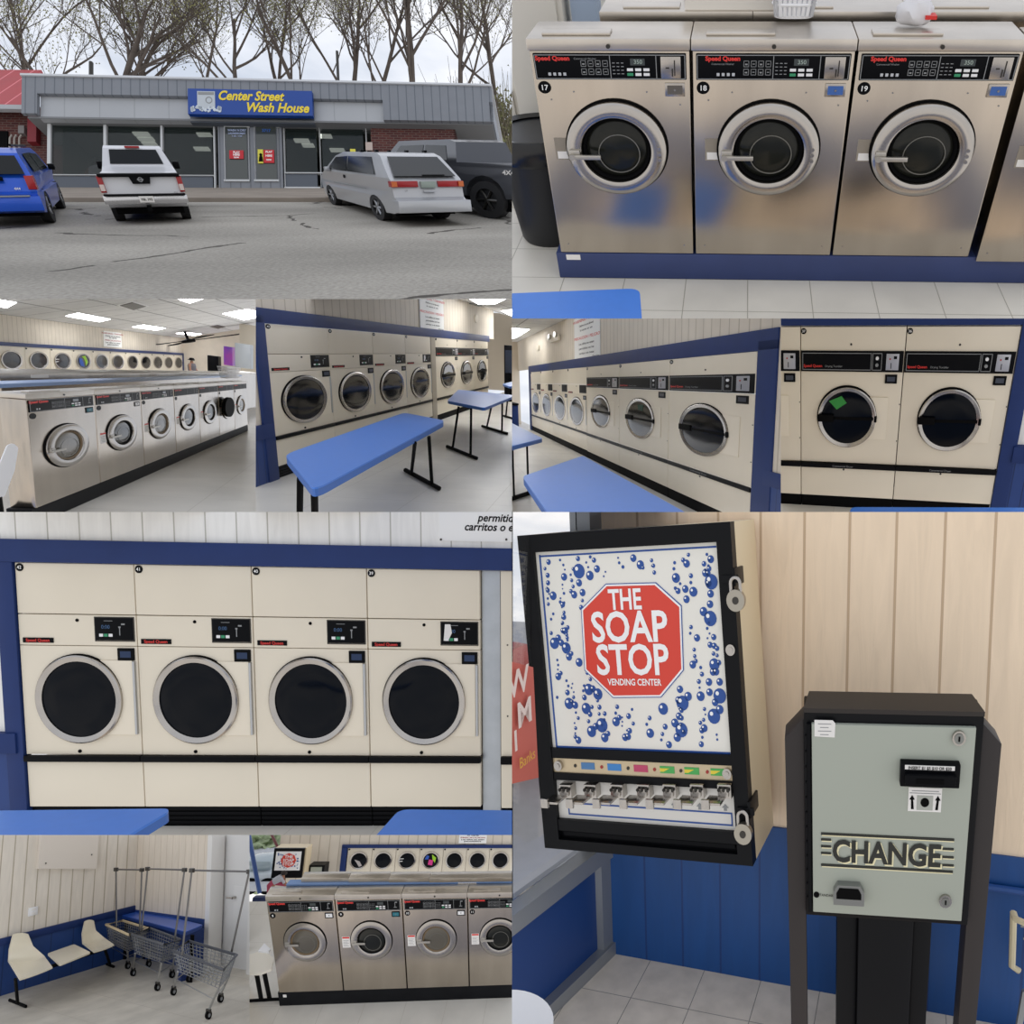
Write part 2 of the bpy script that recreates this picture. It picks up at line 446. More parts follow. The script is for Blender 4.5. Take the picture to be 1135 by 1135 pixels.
def small_dryer(num, label, loc, W=.82, D=.5, group=None, H=1.81, detail=1, content=None, flag=False, sheen=True):
    t = thing('tumble_dryer', label, 'dryer', loc, 0, group)
    g = .0035
    MB().box(g, W-g, .03, D, 0, .15).build('kick_plate', gasket, t)
    if detail:
        q = MB()
        for k in range(4): q.box(g, W-g, .022, .03, .02+k*.032, .04+k*.032)
        q.build('kick_ribs', black, t)
    MB().box(g, W-g, .0, D, .15, .462, .004).build('lower_panel', cream, t)
    MB().box(.0, W, -.03, .01, .468, .512, .012).build('bumper', black, t)
    MB().box(g, W-g, 0, D, .515, 1.258, .004).build('body', cream, t)
    MB().box(g, W-g, .0, D, 1.262, 1.468, .004).build('control_fascia', cream, t)
    MB().box(g, W-g, 0, D, 1.474, H, .004).build('top_panel', cream, t)
    badge(t, num, .036, H-.03, .026)
    c = MB().box(.535, .80, -.008, 0, 1.30, 1.452, .004).build('control_panel', black, t)
    MB().box(.53, .805, -.005, 0, 1.292, 1.298).box(.53, .805, -.005, 0, 1.452, 1.458).box(.53, .536, -.005, 0, 1.292, 1.458).box(.80, .806, -.005, 0, 1.292, 1.458).build('panel_trim', darkm, c)
    if detail:
        for k in range(3): MB().box(.565+k*.033, .592+k*.033, -.012, -.008, 1.325, 1.345, .002).build('button', green if k == 1 else white, c)
        MB().box(.705, .711, -.010, -.008, 1.335, 1.385).box(.70, .715, -.01, -.008, 1.385, 1.395).box(.72, .745, -.01, -.008, 1.405, 1.415).build('coin_slot', grey, c)
        MB().text('0:00', .61, 1.39, .035, -.009).build('display', mat('dim_display', '#3a5f8a', .4), c)
        MB().box(.60, .66, -.009, -.008, 1.43, 1.433).build('fine_print', grey, c)
        if flag: MB().prism([(.555, 1.325), (.59, 1.33), (.615, 1.38), (.605, 1.44), (.565, 1.44)], 'y', -.0115, -.009).build('torn_note', paper, c)
    b = MB().box(.685, .80, -.012, 0, 1.165, 1.248, .003).build('coin_box', black, t)
    MB().box(.705, .78, -.014, -.012, 1.185, 1.228).build('coin_box_face', mat('coin_box_blue', '#2c3b58', .3, .6), b)
    l = MB().box(.03, .24, -.006, 0, 1.278, 1.312, .002).build('name_plate', black, t)
    MB().text('Speed Queen', .135, 1.294, .03, -.0072, bold=.02).build('logo', red, l)
    MB().cyl((.41, 0, 1.432), .011, -.004, 0, n=12).build('key_hole', gasket, t)
    MB().cyl((.38, 0, .538), .012, -.005, 0, n=12).build('bump_stop', gasket, t)
    # door
    x, z, r = .41, .90, .30
    MB().ring([(r*1.01, -.001), (r*1.01, -.016), (r*.9, -.016), (r*.9, -.001)], (x-.004, 0, z+.004), n=56).build('door_seal', gasket, t)
    MB().box(x+.14, .785, -.012, 0, .655, 1.165, .006).build('door_plate', cream_edge, t)
    MB().box(.788, .803, -.018, 0, .66, 1.16, .003).build('hinge', mat('hinge_steel', '#b4b6b8', .35, .9), t)
    d = MB().ring([(r, -.012), (r, -.03), (r*.97, -.038), (r*.86, -.024), (r*.86, -.006), (r*.95, -.006)], (x, 0, z), n=64).build('door_ring', chrome, t)
    MB().lathe([(.0001, -.026), (r*.5, -.024), (r*.8, -.020), (r*.875, -.015)], (x, 0, z), n=48).build('door_glass', glassd, d)
    if content:
        for cc, poly in content:
            MB().prism([(x+a*r, z+b*r) for a, b in poly], 'y', -.031, -.027).build('laundry', cc, d)
    return t

def big_dryer(num, label, loc, W=1.0, D=.5, group=None, H=1.81, content=None, reflect=None, detail=1):
    t = thing('tumble_dryer', label, 'dryer', loc, 0, group)
    g = .004
    MB().box(g, W-g, .03, D, 0, .14).build('kick_plate', gasket, t)
    MB().box(g, W-g, 0, D, .14, .455, .004).build('lower_panel', cream, t)
    bm_ = MB().box(.0, W, -.03, .01, .46, .51, .012).build('bumper', black, t)
    if detail: MB().text('Commercial Dryer', .45, .487, .028, -.0315).build('lettering', grey, bm_)
    MB().box(g, W-g, 0, D, .515, 1.415, .004).build('body', cream, t)
    MB().box(g, W-g, .0, D, 1.42, H, .004).build('top_panel', cream, t)
    p = MB().box(.005, W-.01, -.014, 0, 1.418, 1.605, .004).build('control_panel', black, t)
    q = MB()
    for a, b in ((.02, .69), (.70, .79), (.82, .955)):
        if a > .8: continue
        q.box(a, b, -.017, -.014, 1.435, 1.44).box(a, b, -.017, -.014, 1.583, 1.588).box(a, a+.005, -.017, -.014, 1.435, 1.588).box(b-.005, b, -.017, -.014, 1.435, 1.588)
    q.build('panel_trim', grey, p)
    MB().text('Speed Queen', .03, 1.470, .034, -.0155, 'LEFT', bold=.02).build('logo', red, p)
    MB().text('Drying Tumbler', .245, 1.468, .026, -.0155, 'LEFT').build('lettering', grey, p)
    for k, z in enumerate((1.545, 1.485)): MB().cyl((.745, 0, z), .015, -.028, -.014, n=16).build('knob', white if k == 0 else grey, p)
    c = MB().box(.83, .95, -.022, -.014, 1.44, 1.585, .004).build('coin_plate', mat('coin_plate_grey', '#b7b9c0', .35, .6), p)
    MB().box(.875, .882, -.024, -.022, 1.455, 1.505).box(.90, .93, -.024, -.022, 1.54, 1.565).build('coin_slot', black, c)
    MB().cyl((.866, 0, 1.54), .008, -.025, -.022, n=10).build('reject_button', redd, c)
    b = MB().box(.83, .945, -.012, 0, 1.315, 1.395, .003).build('coin_box', black, t)
    MB().box(.85, .925, -.014, -.012, 1.335, 1.378).build('coin_box_face', mat('coin_box_grey', '#4a4f59', .3, .6), b)
    badge(t, num, .03, H-.035, .026)
    MB().cyl((.49, 0, 1.66), .010, -.004, 0, n=12).build('key_hole', darkm, t)
    MB().cyl((.46, 0, .44), .010, -.004, 0, n=12).build('lower_lock', darkm, t)
    x, z, r = .475, .985, .295
    MB().ring([(r*1.02, -.001), (r*1.02, -.016), (r*.9, -.016), (r*.9, -.001)], (x-.005, 0, z+.005), n=56).build('door_seal', gasket, t)
    MB().box(x+.14, .875, -.014, 0, z-.21, z+.20, .006).build('door_plate', cream_edge, t)
    d = MB().ring([(r, -.012), (r, -.032), (r*.97, -.04), (r*.87, -.024), (r*.87, -.006), (r*.95, -.006)], (x, 0, z), n=64).build('door_ring', chrome, t)
    MB().lathe([(.0001, -.028), (r*.5, -.026), (r*.8, -.022), (r*.885, -.017)], (x, 0, z), n=48).build('door_glass', glassd, d)
    MB().box(x-r*1.0, x-r*.45, -.052, -.03, z-.035, z+.035, .008).box(x-r*.45, x+r*.97, -.03, -.018, z-.02, z+.012, .004).box(x+r*.93, x+r*1.02, -.045, -.02, z-.03, z+.03, .005).build('door_bar', gasket, d)
    if content:
        for cc, poly in content:
            MB().prism([(x+a*r, z+b*r) for a, b in poly], 'y', -.031, -.027).build('laundry', cc, d)
    for zz in (1.12, .76):
        MB().cyl((W-.012, 0, zz), .006, -.003, 0, n=8).build('screw', darkm, t)
    return t

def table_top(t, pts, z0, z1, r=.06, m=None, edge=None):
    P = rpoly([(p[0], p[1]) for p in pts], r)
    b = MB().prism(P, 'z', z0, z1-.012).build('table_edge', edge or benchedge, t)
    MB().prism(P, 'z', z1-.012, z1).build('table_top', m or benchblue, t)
def leg_pair(t, a, b, ztop, r=.022, foot=.03, tops=None):
    """two uprights standing on a foot bar from a to b"""
    a = Vector((*a, 0)); b = Vector((*b, 0)); d = (b-a)
    for k in (.2, .8):
        p = a+d*k
        q = tops[k > .5] if tops else p
        MB().tube([(p.x, p.y, .03), (q.x, q.y, ztop)], r, 10).build('leg', gasket, t)
    MB().tube([(a.x, a.y, foot), (b.x, b.y, foot)], foot*.9, 8).build('foot_bar', gasket, t)
    
def person_mesh(name, joints, edges, radii, m, parent=None):
    me = bpy.data.meshes.new(name); me.from_pydata([Vector(j) for j in joints], edges, [])
    o = bpy.data.objects.new(name, me); COL.objects.link(o)
    sk = o.modifiers.new('skin', 'SKIN'); sk.use_smooth_shade = True
    for v, r in zip(me.skin_vertices[0].data, radii): v.radius = (r, r)
    me.skin_vertices[0].data[0].use_root = True
    o.modifiers.new('sub', 'SUBSURF').levels = 2
    bpy.context.view_layer.update()
    m2 = bpy.data.meshes.new_from_object(o.evaluated_get(bpy.context.evaluated_depsgraph_get()))
    bpy.data.objects.remove(o)
    mb = MB(); mb.bm.from_mesh(m2)
    return mb.build(name, m, parent, smooth=3)
# ================================================================ view B: three large washers on a blue plinth
RB = (567.5, 0, 1135, 353)
B = Fr(RB, (-2.89, 49.28, -.71), (-.779, 4.02, 1.669), (1.092, 1.011, .906)); use(B)
b1 = crop(568, 0, 3.215); b2 = crop(851, 0, 3.215)
struct('floor', bx(-1.6, 3.2, -2, 2.6, -.03, 0), tile)
solo('plinth', MB().box(-.02, 3.4, 0.0, .34, 0, .155, .006), navy2, 'navy painted plinth under washers 17, 18 and 19', 'plinth')
solo('white_sticker', bx(.03, .10, -.004, 0, .115, .145), paper, 'small white sticker at the left end of the navy plinth', 'sticker')
washer('17', 'large stainless washer numbered 17, next to the black trash can', (0, 0, .158), group='large washers on navy plinth', labelcol='plain', box='steel')
washer('18', 'large stainless washer numbered 18, between washers 17 and 19', (.67, 0, .158), group='large washers on navy plinth', labelcol='dark', box='blue')
washer('19', 'large stainless washer numbered 19, third on navy plinth', (1.34, 0, .158), group='large washers on navy plinth', labelcol='plain', box='blue')
washer('20', 'stainless washer numbered 20, cut by right picture edge beside washer 19', (2.035, -.02, .14), group='large washers on navy plinth', labelcol='dark', box='steel')
# black trash can with liner
p = B.at(b1(95, 790), z=0)
t = thing('trash_can', 'black round trash can with bag folded over rim, left of washer 17', 'trash can', (-.135, .52, 0))
MB().lathe([(.0001, .0), (.16, 0), (.17, .02), (.225, .6), (.235, .62)], n=32, ax='z').build('bin', mat('black_bin', '#1c1d20', .45), t)
MB().ring([(.235, .50), (.25, .52), (.255, .62), (.24, .64), (.20, .63), (.225, .6)], (0, 0, 0), 'z', 32).build('bin_liner', mat('black_bag', '#101114', .25), t)
# blue bench table in front
a = B.at((556, 325.5), z=.45); b_ = B.at((709, 319.5), z=.45); c_ = B.at((712, 362), z=.45); d_ = B.at((556, 365), z=.45)
t = thing('folding_table', 'bright blue laminate table corner below washer 17', 'table', (0, 0, 0))
table_top(t, [d_, c_, b_, a], .40, .45, .05)
leg_pair(t, (d_.x+.05, d_.y+.03), (a.x+.05, a.y-.03), .40)
# things behind the washers
cab = mat('white_cabinet', '#d9d5cb', .5)
def pix(fr, q0, q1, y, dy=.02):
    """box on the vertical plane y spanning two photo points"""
    u = fr.at(q0, y=y); v = fr.at(q1, y=y)
    return bx(min(u.x, v.x), max(u.x, v.x), y, y+dy, min(u.z, v.z), max(u.z, v.z))
struct('wall_back', bx(-1.6, 3.4, 2.5, 2.6, 0, 3.2), mat('grey_white_wall', '#c9c9c4', .6))
u = B.at(b1(150, 100), z=0)
t = thing('storage_cabinet', 'white storage cabinet behind the left corner of washer 17', 'cabinet', (-.62, .9, 0))
MB().box(0, .62, 0, .4, .0, 2.0, .01).build('body', cab, t)
MB().box(.03, .30, -.02, 0, .05, 1.95, .006).build('door', cab, t)
MB().box(.32, .59, -.02, 0, .05, 1.95, .006).build('door', cab, t)
solo('column', bx(.03, .16, .95, 1.1, 0, 2.2), mat('pale_blue_column', '#9fb0c6', .5), 'narrow pale blue column right of the white cabinet', 'column')
solo('storage_bin', bx(-.98, -.64, 1.0, 1.3, 0, 1.0), mat('black_crate', '#1b1b1d', .6), 'dark bin at far left edge behind the black trash can', 'bin')
solo('yellow_post', MB().box(-.64, -.60, .85, .9, .0, .95), mat('yellow_post', '#c9a53a', .5), 'thin yellow post edge between dark bin and white cabinet', 'post')
solo('blue_bucket', MB().lathe([(.1, 0), (.12, .25)], (-1.0, .9, 0), 'z', 20), navy, 'small blue bucket on floor at far left edge', 'bucket')
# back row of washers seen over the tops
for k in range(4):
    x = .25+k*.67
    t = thing('front_load_washer', ['steel washer back seen behind washer 17', 'steel washer back seen behind washer 18', 'steel washer back seen behind washer 19', 'steel washer back seen behind washer 20 at right edge'][k], 'washing machine', (x, .40, 0), group='rear row of washers, tops only')
    MB().box(.005, .665, .02, .4, 0, 1.18).build('body', steel, t)
    MB().box(0, .67, 0, .42, 1.18, 1.225, .006).build('lid', steel_top, t)
    MB().box(.1, .35, .05, .15, 1.225, 1.235, .003).build('soap_drawer_lid', steel_top, t)
u = B.at((762, 21), y=.85); v = B.at((852, 21), y=.85)
t = thing('price_board', 'tilted white glossy board standing behind washers 17 and 18', 'board', (0, 0, 0))
P0 = B.at((759, 23.5), y=.42); P1 = B.at((900, 26), y=.42)
MB().sheet([(P0.x, .44, P0.z), (P1.x, .44, P1.z), (P1.x-.02, .50, P1.z+.8), (P0.x+.02, .50, P0.z+.8)], .012).build('panel', mat('white_board', '#e8e2d8', .25), t)
t = thing('coin_machine', 'small grey coin mechanism behind washer 17', 'coin mechanism', (.60, .78, 1.2))
MB().box(0, .12, 0, .1, 0, .25, .006).build('body', mat('grey_mech', '#b5b2ac', .4), t)
MB().cyl((.06, 0, .08), .03, -.01, 0).build('dial', darkm, t)
solo('dark_curtain', bx(.32, .58, 1.2, 1.25, .6, 1.9), mat('dark_blue_fabric', '#1f2534', .8), 'dark navy doorway panel between column and coin mechanism', 'panel')
def basket(label, loc, w=.42, d=.3, h=.2, rz=0, rows=(.35, .7), cat='basket', n=9):
    t = thing('laundry_basket', label, cat, loc, rz)
    wm = mat('white_basket_plastic', '#ececee', .4)
    MB().prism(rrect(-w*.4, w*.4, -d*.4, d*.4, .05), 'z', 0, .012).build('base', wm, t)
    def loop(z, k): return [(x*k, y*k, z) for x, y in rrect(-w*.5, w*.5, -d*.5, d*.5, .06)]
    MB().tube(loop(h, 1), .012, 8, closed=True).build('rim', wm, t)
    q = MB()
    for f in rows: q.tube(loop(h*f, .8+.2*f), .008, 6, closed=True)
    lo = loop(.01, .8); hi = loop(h, 1)
    m = len(lo)
    for i in range(4):
        A0 = Vector(lo[i*m//4+2]); 
    def side(a, b, cnt):
        for k in range(cnt+1):
            s = k/cnt
            x = a[0]+(b[0]-a[0])*s; y = a[1]+(b[1]-a[1])*s
            q.tube([(x*.8, y*.8, .01), (x, y, h)], .009, 5)
    c4 = [(-w*.46, -d*.46), (w*.46, -d*.46), (w*.46, d*.46), (-w*.46, d*.46)]
    for i in range(4): side(c4[i], c4[(i+1) % 4], n if i % 2 == 0 else n-3)
    q.build('slats', wm, t)
    return t
p = B.at((880, 27), z=1.215)
basket('white plastic laundry basket standing on top behind washer 18', (p.x, p.y+.1, 1.225), .20, .12, .16, n=8)
# plastic bag
p = B.at((1015, 27), z=1.23)
t = thing('plastic_bag', 'crumpled clear plastic bag with red print behind washer 19', 'bag', (p.x, p.y+.05, 1.225))
q = MB(); bmesh.ops.create_icosphere(q.bm, subdivisions=3, radius=.075)
for v in q.bm.verts: v.co *= 1+.25*noise.noise(v.co*25); v.co.z = max(0, v.co.z*.9+.04)
q.build('bag', mat('cloudy_plastic', '#dad8da', .25), t)
MB().box(.03, .075, -.08, -.02, .03, .045).build('print', red, t)
# ================================================================ view G: dryers 42, 41, 40, 39 face on
RG = (0, 567.5, 567.5, 925.5)
G = Fr(RG, (3.04, 5.05, 1.26), (-4.772, 5.118, -1.776), (.96, 1, 1.042)); use(G)
struct('floor', bx(-1, 5, -2.2, .6, -.03, 0), tile2)
struct('wall_back', bx(-1, 4.6, .02, .08, 1.9, 2.6), panelpale)
struct('wall_left', bx(-1, -.1, .02, .08, .6, 2.0), panelpale)
def trimbox(n, *a, m=navy, **k): return struct(n, MB().box(*a, bev=.004, **k), m)
trimbox('trim_1', -.4, 4.6, -.02, .05, 1.815, 1.965)
trimbox('trim_2', -.125, -.006, -.015, .05, 0, 1.815)
struct('baseboard_left', bx(-1, -.125, -.0, .05, 0, .53), gridmat('navy_wainscot', '#24407c', .11, 0, '#182c5a', .008, .5, 'XZ', .05))
trimbox('trim_3', -1, -.045, -.03, .05, .525, .665)
for k, n in enumerate(('42', '41', '40', '39')):
    small_dryer(n, ['cream dryer numbered 42, leftmost of the face-on four', 'cream dryer numbered 41, second of the face-on four', 'cream dryer numbered 40, third of the face-on four', 'cream dryer numbered 39 with a torn note on its panel, face-on view'][k], (.82*k, 0, 0), group='face-on row of cream dryers', flag=k == 3)
solo('filler_panel', MB().box(3.285, 3.42, .03, .5, 0, 1.81, .003), mat('galvanised_panel', '#b3b8bd', .4, .6, .08), 'grey metal filler strip standing right of dryer 39', 'filler panel')
t = thing('tumble_dryer', 'sliver of a cream dryer at right edge beyond the grey filler strip', 'dryer', (3.43, 0, 0))
MB().box(0, 1, 0, .5, .14, 1.81, .004).build('body', cream, t)
MB().box(0, 1, -.03, .01, .46, .515, .01).build('bumper', black, t)
MB().box(0, 1, .03, .5, 0, .14).build('kick_plate', gasket, t)
for z in (.8, 1.3): MB().cyl((.05, 0, z), .006, -.003, 0, n=8).build('screw', darkm, t)
a = G.at((487, 560), y=.01); b_ = G.at((575, 601), y=.01)
t = thing('wall_sign', 'white sign with black italic Spanish lettering above dryer 39', 'sign', (0, 0, 0))
MB().box(a.x, b_.x, .008, .02, b_.z, b_.z+.6, .002).build('board', whitep, t)
q = G.at((529, 574), y=.0); MB().text('permitido', q.x, q.z, .075, .006, 'LEFT', .02, .25).build('lettering', gasket, t)
q = G.at((514, 584), y=.0); MB().text('carritos o en', q.x, q.z, .075, .006, 'LEFT', .02, .25).build('lettering', gasket, t)
for u in (488.5, 561): 
    q = G.at((u, 598), y=.0); MB().cyl((q.x, 0, q.z), .008, .002, .008, n=8).build('screw', darkm, t)
def bench(label, fr, tl, tr, depth, z=.75, drop=.055, shift=(0, 0), r=.06, name='folding_table', legs=True):
    """blue table whose far edge runs between two photo points"""
    a = fr.at(tl, z=z); b = fr.at(tr, z=z)
    t = thing(name, label, 'table', (0, 0, 0))
    c = Vector((b.x+shift[1], b.y-depth)); d = Vector((a.x+shift[0], a.y-depth))
    table_top(t, [(d.x, d.y), (c.x, c.y), (b.x, b.y), (a.x, a.y)], z-drop, z, r)
    if legs:
        for s in (.15, .85):
            x = a.x+(b.x-a.x)*s; leg_pair(t, (x, a.y-depth+.06), (x, a.y-.06), z-drop)
    return t
bench('bright blue table end at bottom left below dryer 42', G, (-90, 899.5), (192, 896), .75)
bench('bright blue table end at bottom right below dryer 39', G, (443, 897), (650, 899), .75)

# ================================================================ view F: two large dryers 37 and 36
RF = (865.5, 353, 1135, 567.5)
F = Fr(RF, (-17.88, 36.04, -5.81), (1.962, 7.528, .688), (.947, 1, 1.055)); use(F)
struct('floor', bx(-2, 2.6, -1.6, .6, -.03, 0), tile2)
struct('wall_back', bx(-3, 1.1, .52, .57, 0, 2.0), gasket)  # unseen dark slab added to keep sky light out of the dryer gaps
struct('wall_right', bx(1.1, 2.2, .02, .08, .6, 2.3), panelpale)
trimbox('trim_4', -2.4, 2.2, -.01, .08, 1.825, 2.1)
trimbox('trim_5', 1.005, 1.15, -.015, .05, 0, 1.85)
struct('baseboard_right', bx(1.14, 2.2, 0, .05, 0, .62), MATS['navy_wainscot'])
trimbox('trim_6', 1.12, 2.2, -.04, .05, .6, .76)
gr = mat('green_cloth', '#2f8d3c', .7)
tb = mat('reflected_table_blue', '#1d2d48', .4)
big_dryer('37', 'large cream dryer numbered 37 with green cloth inside, close view', (-1, 0, 0), group='large dryers in close view', content=[(gr, [(-.62, .55), (-.2, .72), (-.02, .5), (-.35, .28)]) ])
big_dryer('38', 'cut-off large dryer at left edge beside dryer 37', (-2, 0, 0), group='large dryers in close view')
big_dryer('36', 'large cream dryer numbered 36, rightmost in close view', (0.0, 0, 0), group='large dryers in close view')
bench('blue table edge at the bottom below dryers 37 and 36', F, (943, 562), (1250, 563), .6, z=.6)

# ================================================================ view E: row of large and small dryers receding left
RE = (567.5, 353, 865.5, 567.5)
E_ = Fr(RE, (-69.64, 14.55, 1.85), (.345, 5.532, .302), (2.126, .4, .756)); use(E_)
e_ = crop(567, 352, 3.796)
struct('floor', bx(-9, 2, -8, .6, -.03, 0), tile2)
struct('wall_back', bx(-7.6, 1.4, .02, .1, 1.9, 3.4), gridmat('cream_wall_panel', '#ddd3c3', .2, 0, '#bfb4a2', .02, .6, 'XZ', .04))
struct('wall_right', bx(.14, 1.4, .02, .1, .5, 2.0), MATS['cream_wall_panel'])
struct('ceiling', bx(-9, 1.4, -8, .1, 2.9, 2.95), ceilm)
struct('wall_left', bx(-7.65, -7.6, -9, .1, 0, 2.9), MATS['cream_wall_panel'])
trimbox('trim_7', -6.45, .16, -.015, .08, 1.812, 2.0)
trimbox('trim_8', .005, .16, -.015, .08, 0, 1.9)
trimbox('trim_9', -6.45, -6.3, -.015, .08, 0, 1.9)
struct('baseboard_right', bx(.15, 1.2, .0, .06, 0, .6), MATS['navy_wainscot'])
trimbox('trim_10', .1, 1.2, -.02, .06, .58, .72)
for k in range(3):
    big_dryer(['36', '37', '38'][k], ['large cream dryer at right end of the row receding left', 'large cream dryer, second from right in row receding left', 'large cream dryer, third from right in row receding left'][k], (-1-k, 0, 0), group='receding row of large dryers', D=.4,
              content=[(mat('dark_green_cloth', '#14402f', .7), [(-.1, .7), (.3, .72), (.25, .4), (-.05, .45)])] if k == 1 else None)
for k in range(4):
    small_dryer('', ['small cream dryer next to the large ones, row receding left', 'second small cream dryer, row receding left', 'third small cream dryer, row receding left', 'farthest small cream dryer, row receding left'][k], (-3-.82*(k+1), 0, 0), group='receding row of small dryers', D=.4, detail=0)
def warn_sign(fr, q0, q1, y=-.01, lab='', th=.02, right=False):
    a = fr.at(q0, y=y); b = fr.at(q1, y=y)
    x0, x1 = min(a.x, b.x), max(a.x, b.x); z0, z1 = min(a.z, b.z), max(a.z, b.z)
    t = thing('wall_sign', lab, 'sign', (0, 0, 0))
    MB().box(x0, x1, y, y+th, z0, z1).build('board', whitep, t)
    w_ = x1-x0; h_ = z1-z0; xc = (x0+x1)/2
    for tx, f, c, s in (('WARNING / DANGER', .90, red, .09), ('Children are not allowed', .78, gasket, .065), ('in carts or on', .68, gasket, .065), ('PRECAUCION / PELIGRO', .50, red, .09),
                        ('Los niños no estan', .36, gasket, .07), ('permitidos en los', .25, gasket, .07), ('carritos o en mesas', .14, gasket, .07), ('Gracias', .04, gasket, .06)):
        MB().text(tx, xc if tx != 'Gracias' else x1-w_*.15, z0+h_*f, h_*s, y-.003, bold=.015, ital=.1, sx=w_/h_*1.35*(1.0 if len(tx) > 14 else 1)*min(1, 15/len(tx))).build('lettering', c, t)
    return t
warn_sign(E_, e_(263, 8), e_(372, 165), lab='white warning sign with red and black lettering above dryers receding left')
t = thing('emergency_light', 'cream twin-head emergency light beside ceiling left of warning sign', 'emergency light', E_.at(e_(187, 88), y=-.02))
MB().box(-.28, .22, -.1, .02, -.07, .06, .01).build('body', cream, t)
for s in (-.2, .15): MB().lathe([(.0001, -.2), (.07, -.2), (.05, -.08)], (s, 0, .06), n=16).build('lamp_head', mat('lamp_lens', '#d9d6cf', .2), t)
p = E_.at(e_(113, 128), y=0.01)
solo('thermostat', MB().box(-.08, .08, -.05, .02, -.07, .07, .01), cream, 'small round-cornered cream sensor on wall left of the emergency light', 'sensor', p)
def ceiling_light(label, fr, px, z, grp=None):
    P = [fr.at(q, z=z) for q in px]
    t = thing('ceiling_light', label, 'ceiling light', (0, 0, 0), group=grp)
    MB().prism([(p.x, p.y) for p in P], 'z', z-.02, z+.02).build('diffuser', lamp, t)
    c = sum((Vector((p.x, p.y)) for p in P), Vector((0, 0)))/len(P)
    MB().prism([tuple(c+(Vector((p.x, p.y))-c)*1.05) for p in P], 'z', z-.01, z+.03).build('frame', white, t)
    return t
ceiling_light('bright ceiling light at upper left of the row receding left', E_, [e_(-60, 36), e_(75, 48), e_(20, 82), e_(-60, 100)], 2.88)
solo('door_casing', MB().box(-7.60, -7.52, -1.5, -.5, 0, 2.1, .01), mat('beige_casing', '#a79f92', .6), 'beige door casing on far left wall of receding view', 'door casing')
t = thing('trash_bin', 'dark blue bin standing at the far left end of the small dryers', 'bin', (-6.9, -.9, 0))
MB().box(-.3, .3, -.35, .3, 0, .75, .02).build('body', navy, t)
MB().box(-.32, .32, -.37, .32, .75, .82, .02).build('lid', black, t)
t = thing('folding_table', 'large bright blue table in the foreground below the receding dryers', 'table', (0, 0, 0))
P = [E_.at(q, z=.75) for q in (e_(45, 668), e_(165, 840), e_(760, 835), e_(300, 581))]
table_top(t, [(p.x, p.y) for p in P], .70, .75, .07)
leg_pair(t, (P[0].x+.3, P[0].y+.1), (P[3].x+.2, P[3].y-.1), .7)
t = thing('folding_table', 'smaller blue table with black legs at left edge of receding view', 'table', (0, 0, 0))
P = [E_.at(q, z=.75) for q in (e_(-130, 560), e_(0, 541), e_(131, 508), e_(-20, 433), e_(-150, 440))]
table_top(t, [(p.x, p.y) for p in P[1:4]]+[(P[4].x, P[4].y), (P[0].x, P[0].y)], .70, .75, .05)
A = E_.at(e_(-10, 775), z=0); Bq = E_.at(e_(90, 742), z=0)
leg_pair(t, (A.x, A.y), (Bq.x, Bq.y), .7)
solo('door_frame_post', MB().box(.62, .80, -.08, .05, 0, 2.6, .005), black, 'black post at the right edge of the receding dryer view', 'post')

# ================================================================ view D: dryers 42 to 39 receding right, tables in front
RD = (283.5, 331.5, 567.5, 567.5)
D_ = Fr(RD, (97.13, 16.79, 4.42), (-3.469, 5.899, .806), (1.506, .5, .664)); use(D_)
d_ = crop(284, 331, 3.996)
struct('floor', bx(-2.5, 14, -6.5, .6, -.03, 0), tile2)
struct('wall_back', bx(-1, 6.75, .02, .1, 1.9, 3.2), MATS['cream_wall_panel'])
struct('wall_left', bx(-1.2, -.1, .02, .1, .3, 2.0), MATS['cream_wall_panel'])
struct('wall_right', bx(13.6, 13.7, -8, 4, 0, 2.9), MATS['cream_wall_panel'])
struct('trim_19', bx(13.5, 13.6, -8, 4, 0, .9), navy)
struct('wall_far', bx(9.3, 9.4, -3, 6, 0, 2.9), MATS['cream_wall_panel'])
struct('ceiling', bx(-1, 14, -8, .2, 2.76, 2.8), ceilm)
trimbox('trim_11', -.4, 6.35, -.02, .08, 1.812, 1.98)
trimbox('trim_12', -.12, -.008, -.02, .08, 0, 1.9)
struct('baseboard_left', bx(-1.2, -.1, .0, .06, 0, .55), MATS['navy_wainscot'])
trimbox('trim_13', -1.2, -.04, -.04, .06, .52, .68)
for k, n in enumerate(('42', '41', '40', '39')):
    small_dryer(n, ['cream dryer nearest at left, row receding right behind blue table', 'second cream dryer, row receding right', 'third cream dryer, row receding right', 'fourth cream dryer just left of the grey filler, row receding right'][k], (.82*k, 0, 0), group='cream dryers receding right', D=.4, flag=k == 3)
solo('filler_panel', MB().box(3.285, 3.45, -.01, .4, 0, 1.82, .003), mat('tan_filler', '#a79d8c', .5), 'narrow tan filler strip between small and large dryers', 'filler panel')
for k in range(3):
    big_dryer('', ['large dryer with mirror-bright door, first past the tan filler', 'large dryer with mirror-bright door, second past the tan filler', 'large dryer with mirror-bright door, farthest on receding row'][k], (3.46+.93*k, 0, 0), W=.93, group='large dryers past the tan filler', D=.4, detail=0,
              content=[(mat('painted_door_reflection', '#b7bac0', .3), [(-.7, .1), (-.5, .6), (.0, .8), (.5, .65), (.7, .15), (0, .25)])])  # bright reflection painted as a pale patch on the door glass, no cloth
warn_sign(D_, d_(722, -25), d_(832, 143), lab='white warning sign with red lettering above the row receding right')
ceiling_light('bright ceiling light at upper right of row receding right', D_, [d_(945, -2), d_(1105, -2), d_(1060, 20), d_(985, 22)], 2.74, None)
